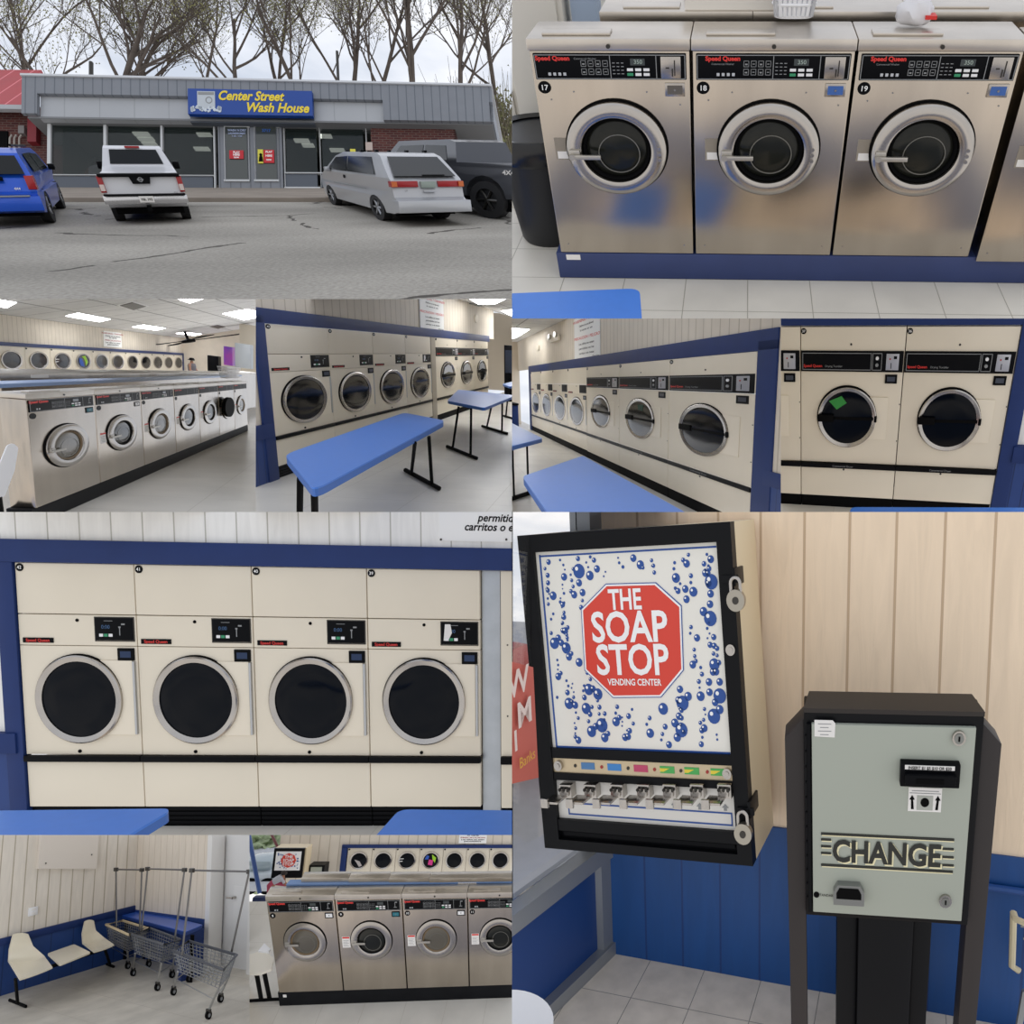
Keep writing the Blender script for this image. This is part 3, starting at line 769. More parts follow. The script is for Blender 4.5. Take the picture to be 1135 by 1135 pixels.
ceiling_light('ceiling light cut by right edge, row receding right', D_, [d_(1085, 52), d_(1160, 42), d_(1160, 78), d_(1125, 72)], 2.74, None)
P = [D_.at(q, z=2.74) for q in (d_(900, 25), d_(960, 20), d_(1000, 32), d_(935, 42))]
solo('ceiling_vent', MB().prism([(p.x, p.y) for p in P], 'z', 2.73, 2.76), grey, 'grey vent grille in ceiling above the farthest dryers', 'vent')
p = D_.at(d_(972, 88), y=0.02)
solo('smoke_detector', MB().lathe([(.12, 0), (.1, -.04), (.0001, -.05)], (0, 0, 0), n=20), cream, 'round cream detector on wall above the farthest dryers', 'detector', p)
x0 = 6.6
t = thing('vending_machine', 'tall black drink machine past the farthest dryer', 'vending machine', (6.75, -1.1, 0))
MB().box(0, .9, 0, .7, 0, 1.75, .01).build('body', black, t)
MB().box(-.01, 0, .05, .65, .9, 1.6).build('front_panel', mat('vending_front', '#2a3140', .2), t)
def quad_table(label, fr, top, feet, z=.75, drop=.06, r=.07):
    t = thing('folding_table', label, 'table', (0, 0, 0))
    P = [fr.at(q, z=z) for q in top]
    table_top(t, [(p.x, p.y) for p in P], z-drop, z, r)
    for a, b, c, d in feet:
        A = fr.at(a, z=0); B_ = fr.at(b, z=0); leg_pair(t, (A.x, A.y), (B_.x, B_.y), z-drop, tops=(fr.at(c, z=z-drop), fr.at(d, z=z-drop)))
    return t
quad_table('long blue table with black legs in front of the dryers receding right', D_, [d_(125, 690), d_(255, 848), d_(838, 540), d_(655, 505)], [(d_(812, 852), d_(660, 768), d_(765, 612), d_(703, 640)), (d_(290, 1150), d_(170, 1060), d_(258, 868), d_(195, 795))], drop=.065, r=.12)
quad_table('middle blue table behind the long one, row receding right', D_, [d_(846, 452), d_(1010, 484), d_(1150, 428), d_(895, 403)], [(d_(978, 716), d_(845, 662), d_(952, 488), d_(897, 478)), (d_(1112, 604), d_(1000, 570), d_(1090, 458), d_(1042, 476))], drop=.05, r=.08)
quad_table('far blue table cut by right edge of receding view', D_, [d_(1090, 378), d_(1125, 390), d_(1220, 370), d_(1180, 355)], [(d_(1150, 540), d_(1095, 524), d_(1140, 400), d_(1118, 398))], drop=.05, r=.08)
# ================================================================ view J: soap vending machine and change machine
RJ = (567.5, 567.5, 1135, 1135)
J = Fr(RJ, (-15.86, 8.37, -.6), (-.572, 3.955, -2.039), (1.065, 1, .939)); use(J)
j1 = crop(568, 567, 2); j2 = crop(851, 567, 2)
struct('floor', bx(-3, 3.5, -2, .3, -.03, 0), gridmat('speckled_floor_tile', '#dbd1c3', .3, .3, '#8f8a82', .004, .4, 'XY', .07, vscale=9, bumpd=.001))
struct('wall_back', bx(-.02, 3, .0, .08, .88, 3.0), gridmat('peach_wood_panel', '#f3dcbf', .205, 0, '#c9ae90', .012, .55, 'XZ', .035, off=(-.07, 0), grain=.9, vscale=16, bumpd=.004))
struct('baseboard_back', bx(.06, 3, -.012, .05, 0, .9), gridmat('blue_wainscot', '#154886', .205, 0, '#143770', .01, .45, 'XZ', .05, off=(-.07, 0), grain=.4, vscale=14, bumpd=.004))
struct('trim_14', MB().tube([(1.25, -.03, .74), (3, -.03, .74)], .018, 8), mat('blue_rail', '#1d4a8c', .45))
# window wall on the left, running toward the viewer
al = mat('aluminium_frame', '#9a9ea3', .4, .6)
bl = mat('blue_panel', '#163a75', .45)
def splay(y0, y1, z0, z1, a, b, bev=0):
    k = .22
    return MB().prism([(a+y0*k, y0), (b+y0*k, y0), (b+y1*k, y1), (a+y1*k, y1)], 'z', z0, z1)
struct('wall_left', splay(-2, 0, 0, .62, 0, .05), bl)
struct('window_1', splay(-2, 0, .6, .7, -.02, .1), al)
struct('trim_22', splay(-2, 0, 0, .075, -.02, .1), al)
struct('trim_23', splay(-.09, .02, 0, 2.9, -.02, .085), al)
g = struct('window_2', splay(-2, -.09, .7, 2.9, .01, .02), mat('window_glass', '#ffffff', .02, trans=1, spec=.5))
# outside: lot, road, shrubs seen through the glass
struct('ground', bx(-9, -.05, -3, 9, -.35, -.3), mat('pale_lot', '#b9bcc2', .8, 0, .05))
solo('parked_car', MB().box(-4.2, -1.6, 2.0, 3.4, -.1, .55, .15).box(-3.8, -2.0, 2.2, 3.2, .5, .95, .15), mat('red_bus_paint', '#b5483c', .4), 'reddish vehicle outside the window left of soap machine', 'vehicle')
t = thing('window_poster', 'red faded poster with reversed lettering taped on the window', 'poster', (0, 0, 0))
P = [J.at(q, x=.03) for q in (j1(-12, 330), j1(46, 345), j1(58, 590), j1(-12, 606))]
MB().sheet([tuple(p) for p in P], .004).build('sheet', mat('faded_red_poster', '#c96a5c', .7), t)
for tx, q, s in (('W', (8, 380), .16), ('M', (22, 447), .16), ('I', (2, 510), .13)):
    p = J.at(j1(*q), x=.037); MB().text(tx, -p.y, p.z, s, 0, bold=.02, ax='x').build('lettering', mat('faded_white_print', '#e8d9cf', .7), t)
for o in t.children:
    if o.name.startswith('lettering'):
        for v in o.data.vertices:
            v.co.y = -v.co.y; v.co.x = .048*J.S.x
p = J.at(j1(28, 547), x=.037)
q_ = MB().text('Banks', p.y, p.z, .07, .048, ax='x', sx=.8); q_.build('small_lettering', mat('faded_yellow_print', '#e3b24a', .7), t)
# white chair edge in front
P = J.at(j1(60, 1120), z=.45)
t = thing('shell_chair', 'corner of a white moulded chair at the bottom left below the window', 'chair', (P.x-.12, P.y-.1, 0))
MB().lathe([(.0001, .43), (.12, .44), (.19, .455), (.205, .46), (.20, .44), (.0001, .42)], (0, 0, 0), 'z', 40).build('seat', white, t)
MB().tube([(0, 0, 0), (0, 0, .42)], .02, 10).build('leg', gasket, t)

# ---------------- soap machine
s_ = 1.12
SO = Fr(RJ, (-18.33, 4.9, -3.99), (-.657*s_, 3.054*s_, -1.131*s_), (.999*s_, .84*s_, 1.191*s_)); use(SO)
def so(x, y, d=0): p = SO.at(j1(x, y), y=d); return (p.x, p.z)
ink = mat('print_blue', '#1f4c96', .45)
t = thing('soap_vending_machine', 'large wall-hung soap vending cabinet with blue bubbles and red octagon', 'vending machine', (0, 0, 0))
side = mat('beige_cabinet_side', '#dcc9a6', .5)
Wd, Ht = .9, 1.1
MB().box(.0, Wd, .03, .40, 0, Ht, .004).build('cabinet', side, t)
fb = MB()
for a, b, c, d in ((0, .07, 0, Ht), (Wd-.058, Wd, 0, Ht), (0.07, Wd-.058, Ht-.06, Ht), (.07, Wd-.058, 0, .035)): fb.box(a, b, -.035, .03, c, d)
z1 = so(290, 540)[1]; z2 = so(290, 690)[1]
fb.box(.07, Wd-.058, -.03, .03, so(290, 550)[1], so(290, 528)[1]).box(.07, Wd-.058, -.03, .03, so(290, 715)[1], so(290, 690)[1]).box(.07, Wd-.058, -.03, .03, so(290, 600)[1], so(290, 583)[1])
fb.build('front_frame', blackm, t)
pz0, pz1 = so(290, 528)[1], Ht-.06
ft = MB().box(.07, Wd-.058, -.012, .03, pz0, pz1).build('printed_front', mat('cream_print_panel', '#e9e6dc', .35), t)
e1 = MB()
for a, b, c, d in ((.085, .092, pz0, pz1-.01), (.085, Wd-.065, pz1-.018, pz1-.012), (.085, Wd-.065, pz0, pz0+.006)): e1.box(a, b, -.014, -.012, c, d)
e1.build('blue_outline', ink, ft)
# bubbles
rnd = random.Random(3)
octc = ((.095+Wd-.07)/2+.005, 0)
op = [so(*q, -.014) for q in ((207, 160), (318, 157), (375, 208), (380, 352), (330, 412), (223, 413), (160, 352), (152, 216))]
oc = (sum(p[0] for p in op)/8, sum(p[1] for p in op)/8); orad = .235
bub = MB(); hi = MB()
def bubble(x, z, r):
    if not (.10+r < x < Wd-.065-r and pz0+.01+r < z < pz1-.02-r): return
    if hypot(x-oc[0], z-oc[1]) < orad+r-.005: return
    bub.cyl((x, 0, z), r, -.0145, -.012, n=14)
    if r > .006: hi.cyl((x-r*.35, 0, z+r*.35), r*.28, -.0155, -.0145, n=8)
for k in range(99):
    x = .11+(k % 11)*.068+rnd.uniform(-.02, .02); z = pz0+.03+(k//11)*.083+rnd.uniform(-.04, .04)
    r0 = rnd.choice([.010, .013, .016, .020, .025])
    bubble(x, z, r0)
    if rnd.random() < .5: bubble(x+r0*rnd.choice([-1, 1]), z+r0*.9, r0*.6)
    zz = z+r0+.008
    for i in range(rnd.randint(2, 5)):
        r = r0*rnd.choice([.5, .35, .25]); bubble(x+rnd.uniform(-.012, .012), zz+r, r); zz += 2*r+.008
bub.build('bubble_print', ink, ft); hi.build('bubble_highlight', whitep, ft)
def scl(P, k): return [(oc[0]+(a-oc[0])*k, oc[1]+(b-oc[1])*k) for a, b in P]
MB().prism(op, 'y', -.0155, -.012).build('octagon_outline', ink, ft)
MB().prism(scl(op, .985), 'y', -.0165, -.012).build('octagon_border', whitep, ft)
MB().prism(scl(op, .955), 'y', -.0175, -.012).build('octagon', mat('stop_red', '#d9402f', .45), ft)
def stext(tx, q0, q1, capz, yy=-.019):
    """lettering fitted between two photo points (centre line), cap height capz in crop px"""
    a = SO.at(j1(*q0), y=yy); b = SO.at(j1(*q1), y=yy)
    size = capz*.00166/.70
    vs = textmesh(tx, 'CENTER', .022, 0); w_ = max(v[0][0] for v in vs)-min(v[0][0] for v in vs)
    return MB().text(tx, (a.x+b.x)/2, (a.z+b.z)/2, size, yy, bold=.022, sx=(b.x-a.x)/(w_*size))
stext('THE', (213, 197), (286, 197), 40).build('lettering', whitep, ft)
stext('SOAP', (175, 262), (343, 256), 60).build('lettering', whitep, ft)
stext('STOP', (186, 334), (346, 330), 60).build('lettering', whitep, ft)
stext('VENDING CENTER', (211, 380), (330, 378), 13).build('lettering', whitep, ft)
# selector strip
za, zb = so(290, 583)[1], so(290, 550)[1]
st = MB().box(.07, Wd-.058, -.022, .02, za, zb).build('selector_strip', mat('gold_strip', '#cdbb9a', .35, .4), t)
for k, c in enumerate(('#4f7fb0', '#3f86c9', '#c2476b', '#4fae58', '#4fae58', '#4fae58')):
    x = so(173+k*58-(4 if k > 3 else 0), 570)[0]
    MB().box(x-.03, x+.03, -.0245, -.022, za+.015, zb-.013).build('product_label', mat('label'+'abcdef'[k], c, .5), st)
    if k > 2: MB().prism([(x-.03, zb-.02), (x+.01, zb-.02), (x-.015, za+.02), (x-.03, za+.02)], 'y', -.0255, -.0245).build('label_flash', mat('yellow_print', '#e8d244', .5), st)
    x2 = so(145+k*58, 568)[0]
    MB().cyl((x2, 0, (za+zb)/2), .006, -.026, -.022, n=12).build('light', redd if k % 2 else darkm, st)
for x, z in ((.098, (za+zb)/2), (Wd-.078, (za+zb)/2)):
    MB().cyl((x, 0, z), .018, -.04, -.022, n=20).cyl((x, 0, z), .009, -.045, -.04, n=12).build('cam_lock', chrome, st)
zc, zd = so(290, 690)[1], so(290, 600)[1]
lo = MB().box(.07, Wd-.058, -.008, .03, zc, zd).build('coin_slide_plate', mat('cream_plate', '#dcd9d2', .4), t)
u1 = MB()
zl, zh = so(290, 680)[1], so(290, 655)[1]
for a, b, c, d in ((.115, Wd-.075, zl-.002, zl+.003), (.115, Wd-.075, zh-.002, zh+.003), (.115, .12, zl, zh), (Wd-.08, Wd-.075, zl, zh)): u1.box(a, b, -.0105, -.008, c, d)
u1.build('blue_outline', ink, lo)
for k, x in enumerate((128, 182, 240, 298, 355, 415, 475)):
    X = so(x, 612)[0]; Z = so(x, 612)[1]
    c = MB().box(X-.022, X+.032, -.06, -.008, Z-.02, Z+.026, .003).box(X-.008, X+.024, -.075, -.06, Z-.010, Z+.015, .002).build('coin_slide', chrome, t)
    MB().box(X-.055, X+.01, -.15, -.06, Z-.018, Z-.010, .002).box(X-.062, X-.03, -.16, -.145, Z-.03, Z+.002, .003).build('push_handle', chrome, c)
    MB().box(X-.014, X+.022, -.064, -.06, Z+.006, Z+.02).build('slot_face', darkm, c)
    for q in range(3): MB().cyl((X-.012+q*.018, 0, Z+.012), .006, -.079, -.06, n=10).build('coin_bush', darkm, c)
    X2 = so(134+k*56.5, 637+k*3.0)[0]; Z2 = so(134+k*56.5, 638+k*2.8)[1]
    MB().prism([(X2, Z2+.012), (X2+.013, Z2), (X2+.006, Z2), (X2+.006, Z2-.01), (X2-.006, Z2-.01), (X2-.006, Z2), (X2-.013, Z2)], 'y', -.011, -.008).build('arrow_mark', grey, lo)
MB().box(.09, Wd-.07, -.02, .0, .048, .062).box(.07, Wd-.058, -.005, .02, .03, so(290, 712)[1]).build('tray', black, t)
MB().box(.1, Wd-.08, -.028, -.02, .075, .083).build('tray_lip', paper, t)
# latches and padlocks
for (x, y) in ((497, 180), (513, 695)):
    X, Z = SO.at(j1(x, y), y=-.05).x, SO.at(j1(x, y), y=-.05).z
    h = MB().box(Wd-.045, Wd+.02, -.045, -.03, Z+.03, Z+.055, .002).box(Wd-.004, Wd+.008, -.045, .10, Z+.02, Z+.075, .003).build('hasp', blackm, t)
    pl_ = thing('padlock', 'steel padlock on the %s hasp of the soap machine' % ('upper' if y < 300 else 'lower'), 'padlock', (X, -.065, Z))
    MB().tube([(-.018, 0, 0)]+[(-.018*cos(a), 0, .03+.018*sin(a)) for a in [pi*i/8 for i in range(9)]]+[(.018, 0, 0)], .006, 8).build('shackle', chrome, pl_)
    MB().cyl((0, 0, -.022), .034, -.014, .014, n=28).build('body', mat('padlock_steel', '#a8a296', .3, .9), pl_)
    MB().cyl((0, 0, -.022), .012, -.017, -.014, n=16).build('dial', darkm, pl_)
X, Z = so(473, 303)
MB().cyl((Wd-.03, 0, Z), .018, -.045, -.035, n=24).cyl((Wd-.03, 0, Z), .010, -.048, -.045, n=16).build('round_lock', chrome, t)

# ---------------- change machine
s_ = 1.10
CH = Fr(RJ, (-9.35, 19.25, -3.44), (.411*s_, 2.71*s_, -1.229*s_), (.879*s_, 1*s_, 1.137*s_)); use(CH)
def co(x, y, d=0): p = CH.at(j2(x, y), y=d); return (p.x, p.z)
t = thing('change_machine', 'grey-fronted CHANGE machine in a black case on wooden posts', 'change machine', (0, 0, 0))
wood = mat('dark_wood_post', '#272120', .55, 0, .15, 6, (1, 1, .1))
fw, fh = .6, .7
xl = co(86, 460)[0]; xr = co(478, 450)[0]; zt = co(280, 448)[1]; zb_ = co(280, 905)[1]
MB().box(-.03, fw+.03, -.02, .10, -.028, fh+.03, .006).build('case', blackm, t)
MB().prism([(-.03, -.02), (fw+.03, -.02), (fw+.01, .10), (-.01, .10)], 'z', fh+.03, fh+.045).build('case_top', mat('dark_bronze_top', '#2c2724', .3, .3), t)
f = MB().box(.0, fw, -.035, -.02, 0, fh, .003).build('front_plate', mat('sage_grey_plate', '#a3a89c', .4), t)
hg = MB().tube([(-.012, -.03, 0), (-.012, -.03, fh)], .008, 8)
for k in range(12): hg.cyl((-.024, -.02, .05+k*.055), .003, -.005, 0, n=6)
hg.build('piano_hinge', black, t)
x, z = co(355, 575, -.035)
r_ = MB().box(x-.105, x+.112, -.065, -.035, z-.04, z+.04, .005).box(x-.09, x+.095, -.085, -.06, z-.026, z+.012, .006).build('bill_reader', black, t)
MB().box(x-.09, x+.09, -.067, -.065, z+.022, z+.036).build('reader_label', paper, r_)
MB().text('INSERT $1 $5 $10 OR $20', x, z+.028, .014, -.0685, bold=.02, sx=1).build('lettering', gasket, r_)
MB().box(x-.05, x+.05, -.087, -.08, z-.014, z+.002).build('bill_slot', gasket, r_)
x, z = co(348, 638, -.035)
l = MB().box(x-.062, x+.062, -.038, -.035, z-.042, z+.042).build('instruction_label', paper, f)
MB().box(x-.058, x+.058, -.039, -.038, z+.022, z+.024).box(x-.05, x+.05, -.039, -.038, z+.030, z+.032).build('fine_print', grey, l)
gold = mat('pale_gold_print', '#cbb98a', .5)
for s in (-1, 1):
    MB().prism([(x+s*.048, z+.016), (x+s*.058, z+.0), (x+s*.052, z), (x+s*.05, z-.034), (x+s*.04, z-.034), (x+s*.044, z), (x+s*.038, z)], 'y', -.0395, -.038).build('arrow', gasket, l)
MB().box(x-.03, x+.03, -.0395, -.038, z-.036, z+.015).build('note_picture', mat('note_grey', '#a9aba3', .5), l)
MB().cyl((x, 0, z-.008), .016, -.041, -.038, n=20).build('portrait_print', gasket, l)
x, z = co(126, 482, -.035)
l = MB().prism([(x-.038, z-.025), (x+.038, z-.027), (x+.04, z+.02), (x+.03, z+.03), (x-.038, z+.03)], 'y', -.037, -.035).build('paper_note', paper, f)
for k in range(4): MB().box(x-.025+.008*(k % 2), x+.025-.01*(k % 2), -.038, -.037, z+.017-k*.012, z+.019-k*.012).build('print', grey, l)
for q in ((423, 500), (393, 861)):
    x, z = co(*q, -.035)
    k = MB().cyl((x, 0, z), .024, -.045, -.035, n=28).build('round_lock', chrome, f)
    MB().cyl((x, 0, z), .017, -.048, -.045, n=24).build('lock_core', mat('lock_core_grey', '#8a8c88', .35, .8), k)
    MB().box(x-.003, x+.003, -.050, -.048, z-.008, z+.008).build('key_slot', gasket, k)
# coin return
x, z = co(179, 838, -.035)
c = MB().prism([(x-.062, z-.044), (x+.062, z-.044), (x+.062, z+.005), (x+.045, z+.034), (x-.045, z+.034), (x-.062, z+.005)], 'y', -.06, -.035).build('coin_cup', mat('brushed_cup', '#8d8f8c', .35, .7), f)
MB().prism([(x-.05, z-.018), (x+.05, z-.018), (x+.05, z+.003), (x+.038, z+.024), (x-.038, z+.024), (x-.05, z+.003)], 'y', -.062, -.055).build('cup_opening', gasket, c)
x, z = co(108, 849, -.035)
MB().cyl((x, 0, z), .012, -.0365, -.035, n=20).build('maker_mark', gasket, f)
MB().text('STANDARD', x+.042, z, .014, -.037).build('maker_lettering', gasket, f)
# CHANGE lettering with speed lines
dk = mat('dark_olive_print', '#22241f', .5); glt = mat('cream_shadow_print', '#e6ddb4', .5)
a = CH.at(j2(143, 752), y=-.037); b_ = CH.at(j2(383, 768), y=-.037); size = .115
ang = atan2(b_.z-a.z, b_.x-a.x)*.0
vs = textmesh('CHANGE', 'CENTER', .03, 0); w_ = max(v[0][0] for v in vs)-min(v[0][0] for v in vs)
xc, zc_ = (a.x+b_.x)/2, (a.z+b_.z)/2
sxx = (b_.x-a.x)/(w_*size)
MB().text('CHANGE', xc+.006, zc_-.006, size, -.0375, bold=.035, sx=sxx).build('letter_shadow', glt, f)
MB().text('CHANGE', xc, zc_, size, -.039, bold=.03, sx=sxx).build('lettering', dk, f)
ln = MB(); lg = MB()
for (p, q) in (((118, 711), (413, 731)), ((118, 779), (410, 803))):
    A = CH.at(j2(*p), y=-.037); B_ = CH.at(j2(*q), y=-.037); zz = (A.z+B_.z)/2
    ln.box(A.x, B_.x, -.0385, -.035, zz-.004, zz+.004); lg.box(A.x+.004, B_.x, -.037, -.035, zz-.009, zz-.004)
for i in range(3):
    for p, q in (((118, 727+i*15), (140, 729+i*15)), ((387, 748+i*18), (412, 750+i*18))):
        A = CH.at(j2(*p), y=-.037); B_ = CH.at(j2(*q), y=-.037)
        ln.box(A.x, B_.x, -.0385, -.035, A.z-.003, A.z+.004); lg.box(A.x+.003, B_.x+.003, -.037, -.035, A.z-.008, A.z-.003)
ln.build('speed_lines', dk, f); lg.build('speed_line_shadow', glt, f)
# posts and pedestal
for x0, x1, c0 in ((-.105, -.03, -1), (fw+.03, fw+.105, 1)):
    lo_, hi_ = (x0, x1)
    zt_ = .62
    pts = [(x0, -.9), (x1, -.9), (x1, fh-.0), (x0, fh-.07)] if c0 < 0 else [(x0, -.9), (x1, -.9), (x1, fh-.07), (x0, fh)]
    MB().prism(pts, 'y', .0, .09, .004).build('wooden_post', wood, t)
MB().box(.10, .19, .03, .1, -.9, -.03, .01).box(.19, .42, -.0, .1, -.9, -.03, .01).box(.42, .50, .03, .1, -.9, -.03, .01).build('pedestal', blackm, t)
use(J)
# cart at the right edge
CT = J
P0 = J.at(j2(545, 885), z=.75)
t = thing('laundry_cart', 'rim of a wire laundry cart at the right edge beside change machine', 'cart', (P0.x, P0.y, 0))
MB().tube([(.28, -.1, .76), (.04, -.1, .76), (.0, -.06, .75), (-.0, .0, .74), (.02, .1, .40), (.05, .1, .38)], .014, 8).build('rim', mat('yellowed_rim', '#d5c9a8', .5), t)
q = MB()
for k in range(6): q.tube([(.03+.012*k, .0, .68-.06*k), (.4, .0, .68-.06*k)], .006, 6)
for k in range(5): q.tube([(.05+.05*k, .0, .72), (.08+.05*k, .0, .34)], .006, 6)
q.build('wire_basket', mat('zinc_wire', '#8c8e90', .4, .8), t)
MB().tube([(.06, 0, .36), (.03, 0, .0)], .014, 8).build('leg', mat('zinc_wire', '#8c8e90'), t)
# ================================================================ view C: row of steel washers receding right, dryers along the far wall
RC = (0, 331.5, 283.5, 567.5)
C_ = Fr(RC, (115.19, 12.92, 6.45), (-3.833, 4.152, .302), (1.646, .35, .608)); use(C_)
c_ = crop(0, 331, 3.996)
struct('floor', bx(-1.5, 14, -9, 14, -.03, 0), tile2)
solo('plinth', MB().box(-.02, 4.72, 0.02, .34, 0, .155, .004), mat('black_plinth_paint', '#17181b', .6, 0, .2, 4, spec=.1), 'long black plinth under the steel washers receding right', 'plinth')
lb = ['nearest steel washer at the left end of the receding row', 'second steel washer in the receding row, white tag at its upper right', 'third steel washer in the receding row', 'fourth steel washer in the receding row', 'fifth steel washer in the receding row', 'sixth steel washer, its dark door standing open', 'seventh steel washer at the far end of the receding row']
for k in range(7):
    t = washer('', lb[k], (.67*k, 0, .158), D=.33, style='small', group='steel washers receding right', box=('teal', 'white')[k] if k < 2 else None, labelcol='red' if k else None, tub='rust' if k in (0, 2, 6) else 'dark', detail=k < 3, door=(.33, .515, .215))
    if k == 5:
        MB().cyl((.2, 0, .56), .2, -.2, -.1, n=32).build('open_door', gasket, t)
solo('worktop', MB().prism([(-.35, .86), (-.5, 1.2), (7.2, 2.14), (7.2, 1.8)], 'z', 1.18, 1.22), mat('pale_blue_worktop', '#7f9cc9', .3), 'long pale blue worktop behind the receding washers', 'worktop')
t = thing('folding_panel', 'bright blue upright panel edge at far left beside nearest washer', 'panel', (-.16, .86, 0))
MB().box(0, .1, 0, .12, 0, 1.2, .01).build('panel', benchblue, t)
for k in range(8):
    x = .9+k*1.05
    t = thing('front_load_washer', ['steel washer top, nearest in the rear row', 'second steel washer top in rear row', 'third steel washer top in rear row', 'fourth steel washer top in rear row', 'fifth steel washer top in rear row', 'sixth steel washer top in rear row', 'seventh steel washer top in rear row', 'farthest steel washer top in rear row'][k], 'washing machine', (x, 1.77+.06*k, 0), group='rear row of steel washers, tops only')
    MB().box(.0, 1.03, 0, .7, 0, 1.20).build('body', steel, t)
    MB().box(-.01, 1.04, -.01, .85, 1.20, 1.27, .006).build('lid', steel_top, t)
    MB().box(.3, .5, -.02, -.01, 1.215, 1.25).build('label', paper, t)
p = C_.at(c_(1010, 352), z=1.215)
basket('white slotted laundry basket standing on the far washers', (p.x+.1, p.y, 1.215), .75, .4, .27, rows=(.4, .75), n=10)
t = thing('shell_chair', 'white moulded chair back at the lower left edge beside nearest washer', 'chair', (0, 0, 0))
P = [C_.at(c_(*q), y=-.05) for q in ((-20, 905), (-20, 770), (30, 650), (55, 640), (78, 660), (62, 760), (20, 870))]
MB().prism(rpoly([(q.x, q.z) for q in P], .015), 'y', -.06, -.045, .0).build('backrest', white, t)
P = [C_.at(c_(*q), y=-.05) for q in ((-5, 880), (5, 960))]
MB().tube([P[0], P[1]], .02, 8).build('leg', gasket, t)
# far wall with its dryers
CW = Fr(RC, (114.05, 13.02, 7.88), (-13.522, 13.838, 3.592), (1.479, .5, .615)); use(CW)
struct('wall_far', bx(-2, 9.1, .03, .12, 1.35, 2.3), MATS['cream_wall_panel'])
struct('wall_right', bx(9.05, 9.15, -12, .1, 0, 4), MATS['cream_wall_panel'])
CC = Fr(RC, None, CW.w((0, 0, 2.3)), (1.479, 1, .615), CW.R @ Matrix.Rotation(-.32, 3, 'X'))
use(CC)
struct('ceiling', bx(-4, 12, -9, .1, 0, .05), gridmat('ceiling_tile_small', '#e2e2e2', 1.1, .8, '#8f8f90', .03, .8, 'XY', .03))
use(CW)
trimbox('trim_15', -2, 9.05, -.04, .1, 1.35, 1.46)
trimbox('trim_16', 8.98, 9.05, -.04, .1, 0, 1.4)
cols = {3: [(mat('blue_clothes', '#2b57b5', .7), [(-.6, -.1), (-.55, .4), (-.2, .3), (0, -.2), (.1, -.7), (-.4, -.6)]), (mat('lime_clothes', '#9ccf2b', .7), [(-.2, .6), (.3, .7), (.6, -.1), (.3, -.6), (.25, -.1), (.1, .3)])],
        2: [(whitep, [(-.9, .2), (-.4, .22), (-.4, .15), (-.9, .13)]), (whitep, [(-.9, -.1), (-.5, -.05), (-.5, -.12), (-.9, -.18)])]}
def far_dryer(label, k, group, content=None, W=.82, H=1.345):
    t = thing('tumble_dryer', label, 'dryer', (W*k, 0, 0), 0, group)
    MB().box(.006, W-.006, 0, .4, 0, H, .004).build('body', cream, t)
    x, z, r = W/2, .92, .30
    d = MB().ring([(r, -.012), (r, -.04), (r*.86, -.03), (r*.86, -.006)], (x, 0, z), n=40).build('door_ring', chrome, t)
    MB().lathe([(.0001, -.02), (r*.865, -.01)], (x, 0, z), n=36).build('door_glass', glassd, d)
    MB().cyl((.05, 0, H-.05), .028, -.006, 0, n=14).build('number_badge', black, t)
    for cc, poly in content or []: MB().prism([(x+a*r, z+b*r) for a, b in poly], 'y', -.026, -.0205).build('laundry', cc, d)
    return t
on = ['first', 'second', 'third', 'fourth', 'fifth', 'sixth', 'seventh', 'eighth', 'ninth', 'tenth', 'eleventh']
for k in range(11):
    far_dryer('%s dryer from left on far wall%s, middle left picture' % (on[k], ' with lime and blue clothes inside' if k == 3 else ''), k, 'dryers along the far wall of the receding washers', cols.get(k))
def sign_small(fr, q0, q1, lab):
    a = fr.at(q0, y=-.01); b = fr.at(q1, y=-.01)
    x0, x1, z0, z1 = min(a.x, b.x), max(a.x, b.x), min(a.z, b.z), max(a.z, b.z)
    t = thing('wall_sign', lab, 'sign', (0, 0, 0))
    MB().box(x0, x1, -.01, .03, z0, z1).build('board', whitep, t)
    h = z1-z0; xc = (x0+x1)/2
    for tx, f, c in (('WARNING / DANGER', .86, redd), ('Children are not allowed', .70, gasket), ('in carts', .60, gasket), ('PRECAUCION', .42, redd), ('Los niños no estan', .28, gasket), ('permitidos', .16, gasket)):
        MB().text(tx, xc, z0+h*f, h*.13, -.013, bold=.02, sx=(x1-x0)/h*1.1*min(1, 14/len(tx))).build('lettering', c, t)
sign_small(CW, c_(458, 142), c_(540, 218), 'white warning sign on the far wall above the dryers, middle left picture')
use(CC)
ceiling_light('long ceiling light at upper centre over receding washers', CC, [c_(290, 75), c_(345, 62), c_(488, 90), c_(440, 101)], 0, 'ceiling lights over the receding washers')
ceiling_light('middle ceiling light before the fan', CC, [c_(585, 124), c_(635, 115), c_(733, 130), c_(690, 139)], 0, 'ceiling lights over the receding washers')
ceiling_light('ceiling light behind the ceiling fan', CC, [c_(778, 153), c_(815, 148), c_(893, 156), c_(860, 163)], 0, 'ceiling lights over the receding washers')
ceiling_light('large ceiling light at upper right edge over receding washers', CC, [c_(985, 65), c_(1095, 45), c_(1200, 70), c_(1080, 94)], 0, 'ceiling lights over the receding washers')
ceiling_light('ceiling light cut by the top edge over receding washers', CC, [c_(790, 2), c_(800, -12), c_(930, -10), c_(840, 18)], 0, 'ceiling lights over the receding washers')
ceiling_light('ceiling light cut by left corner over receding washers', CC, [c_(-40, 30), c_(-20, 0), c_(72, 15), c_(30, 38)], 0, 'ceiling lights over the receding washers')
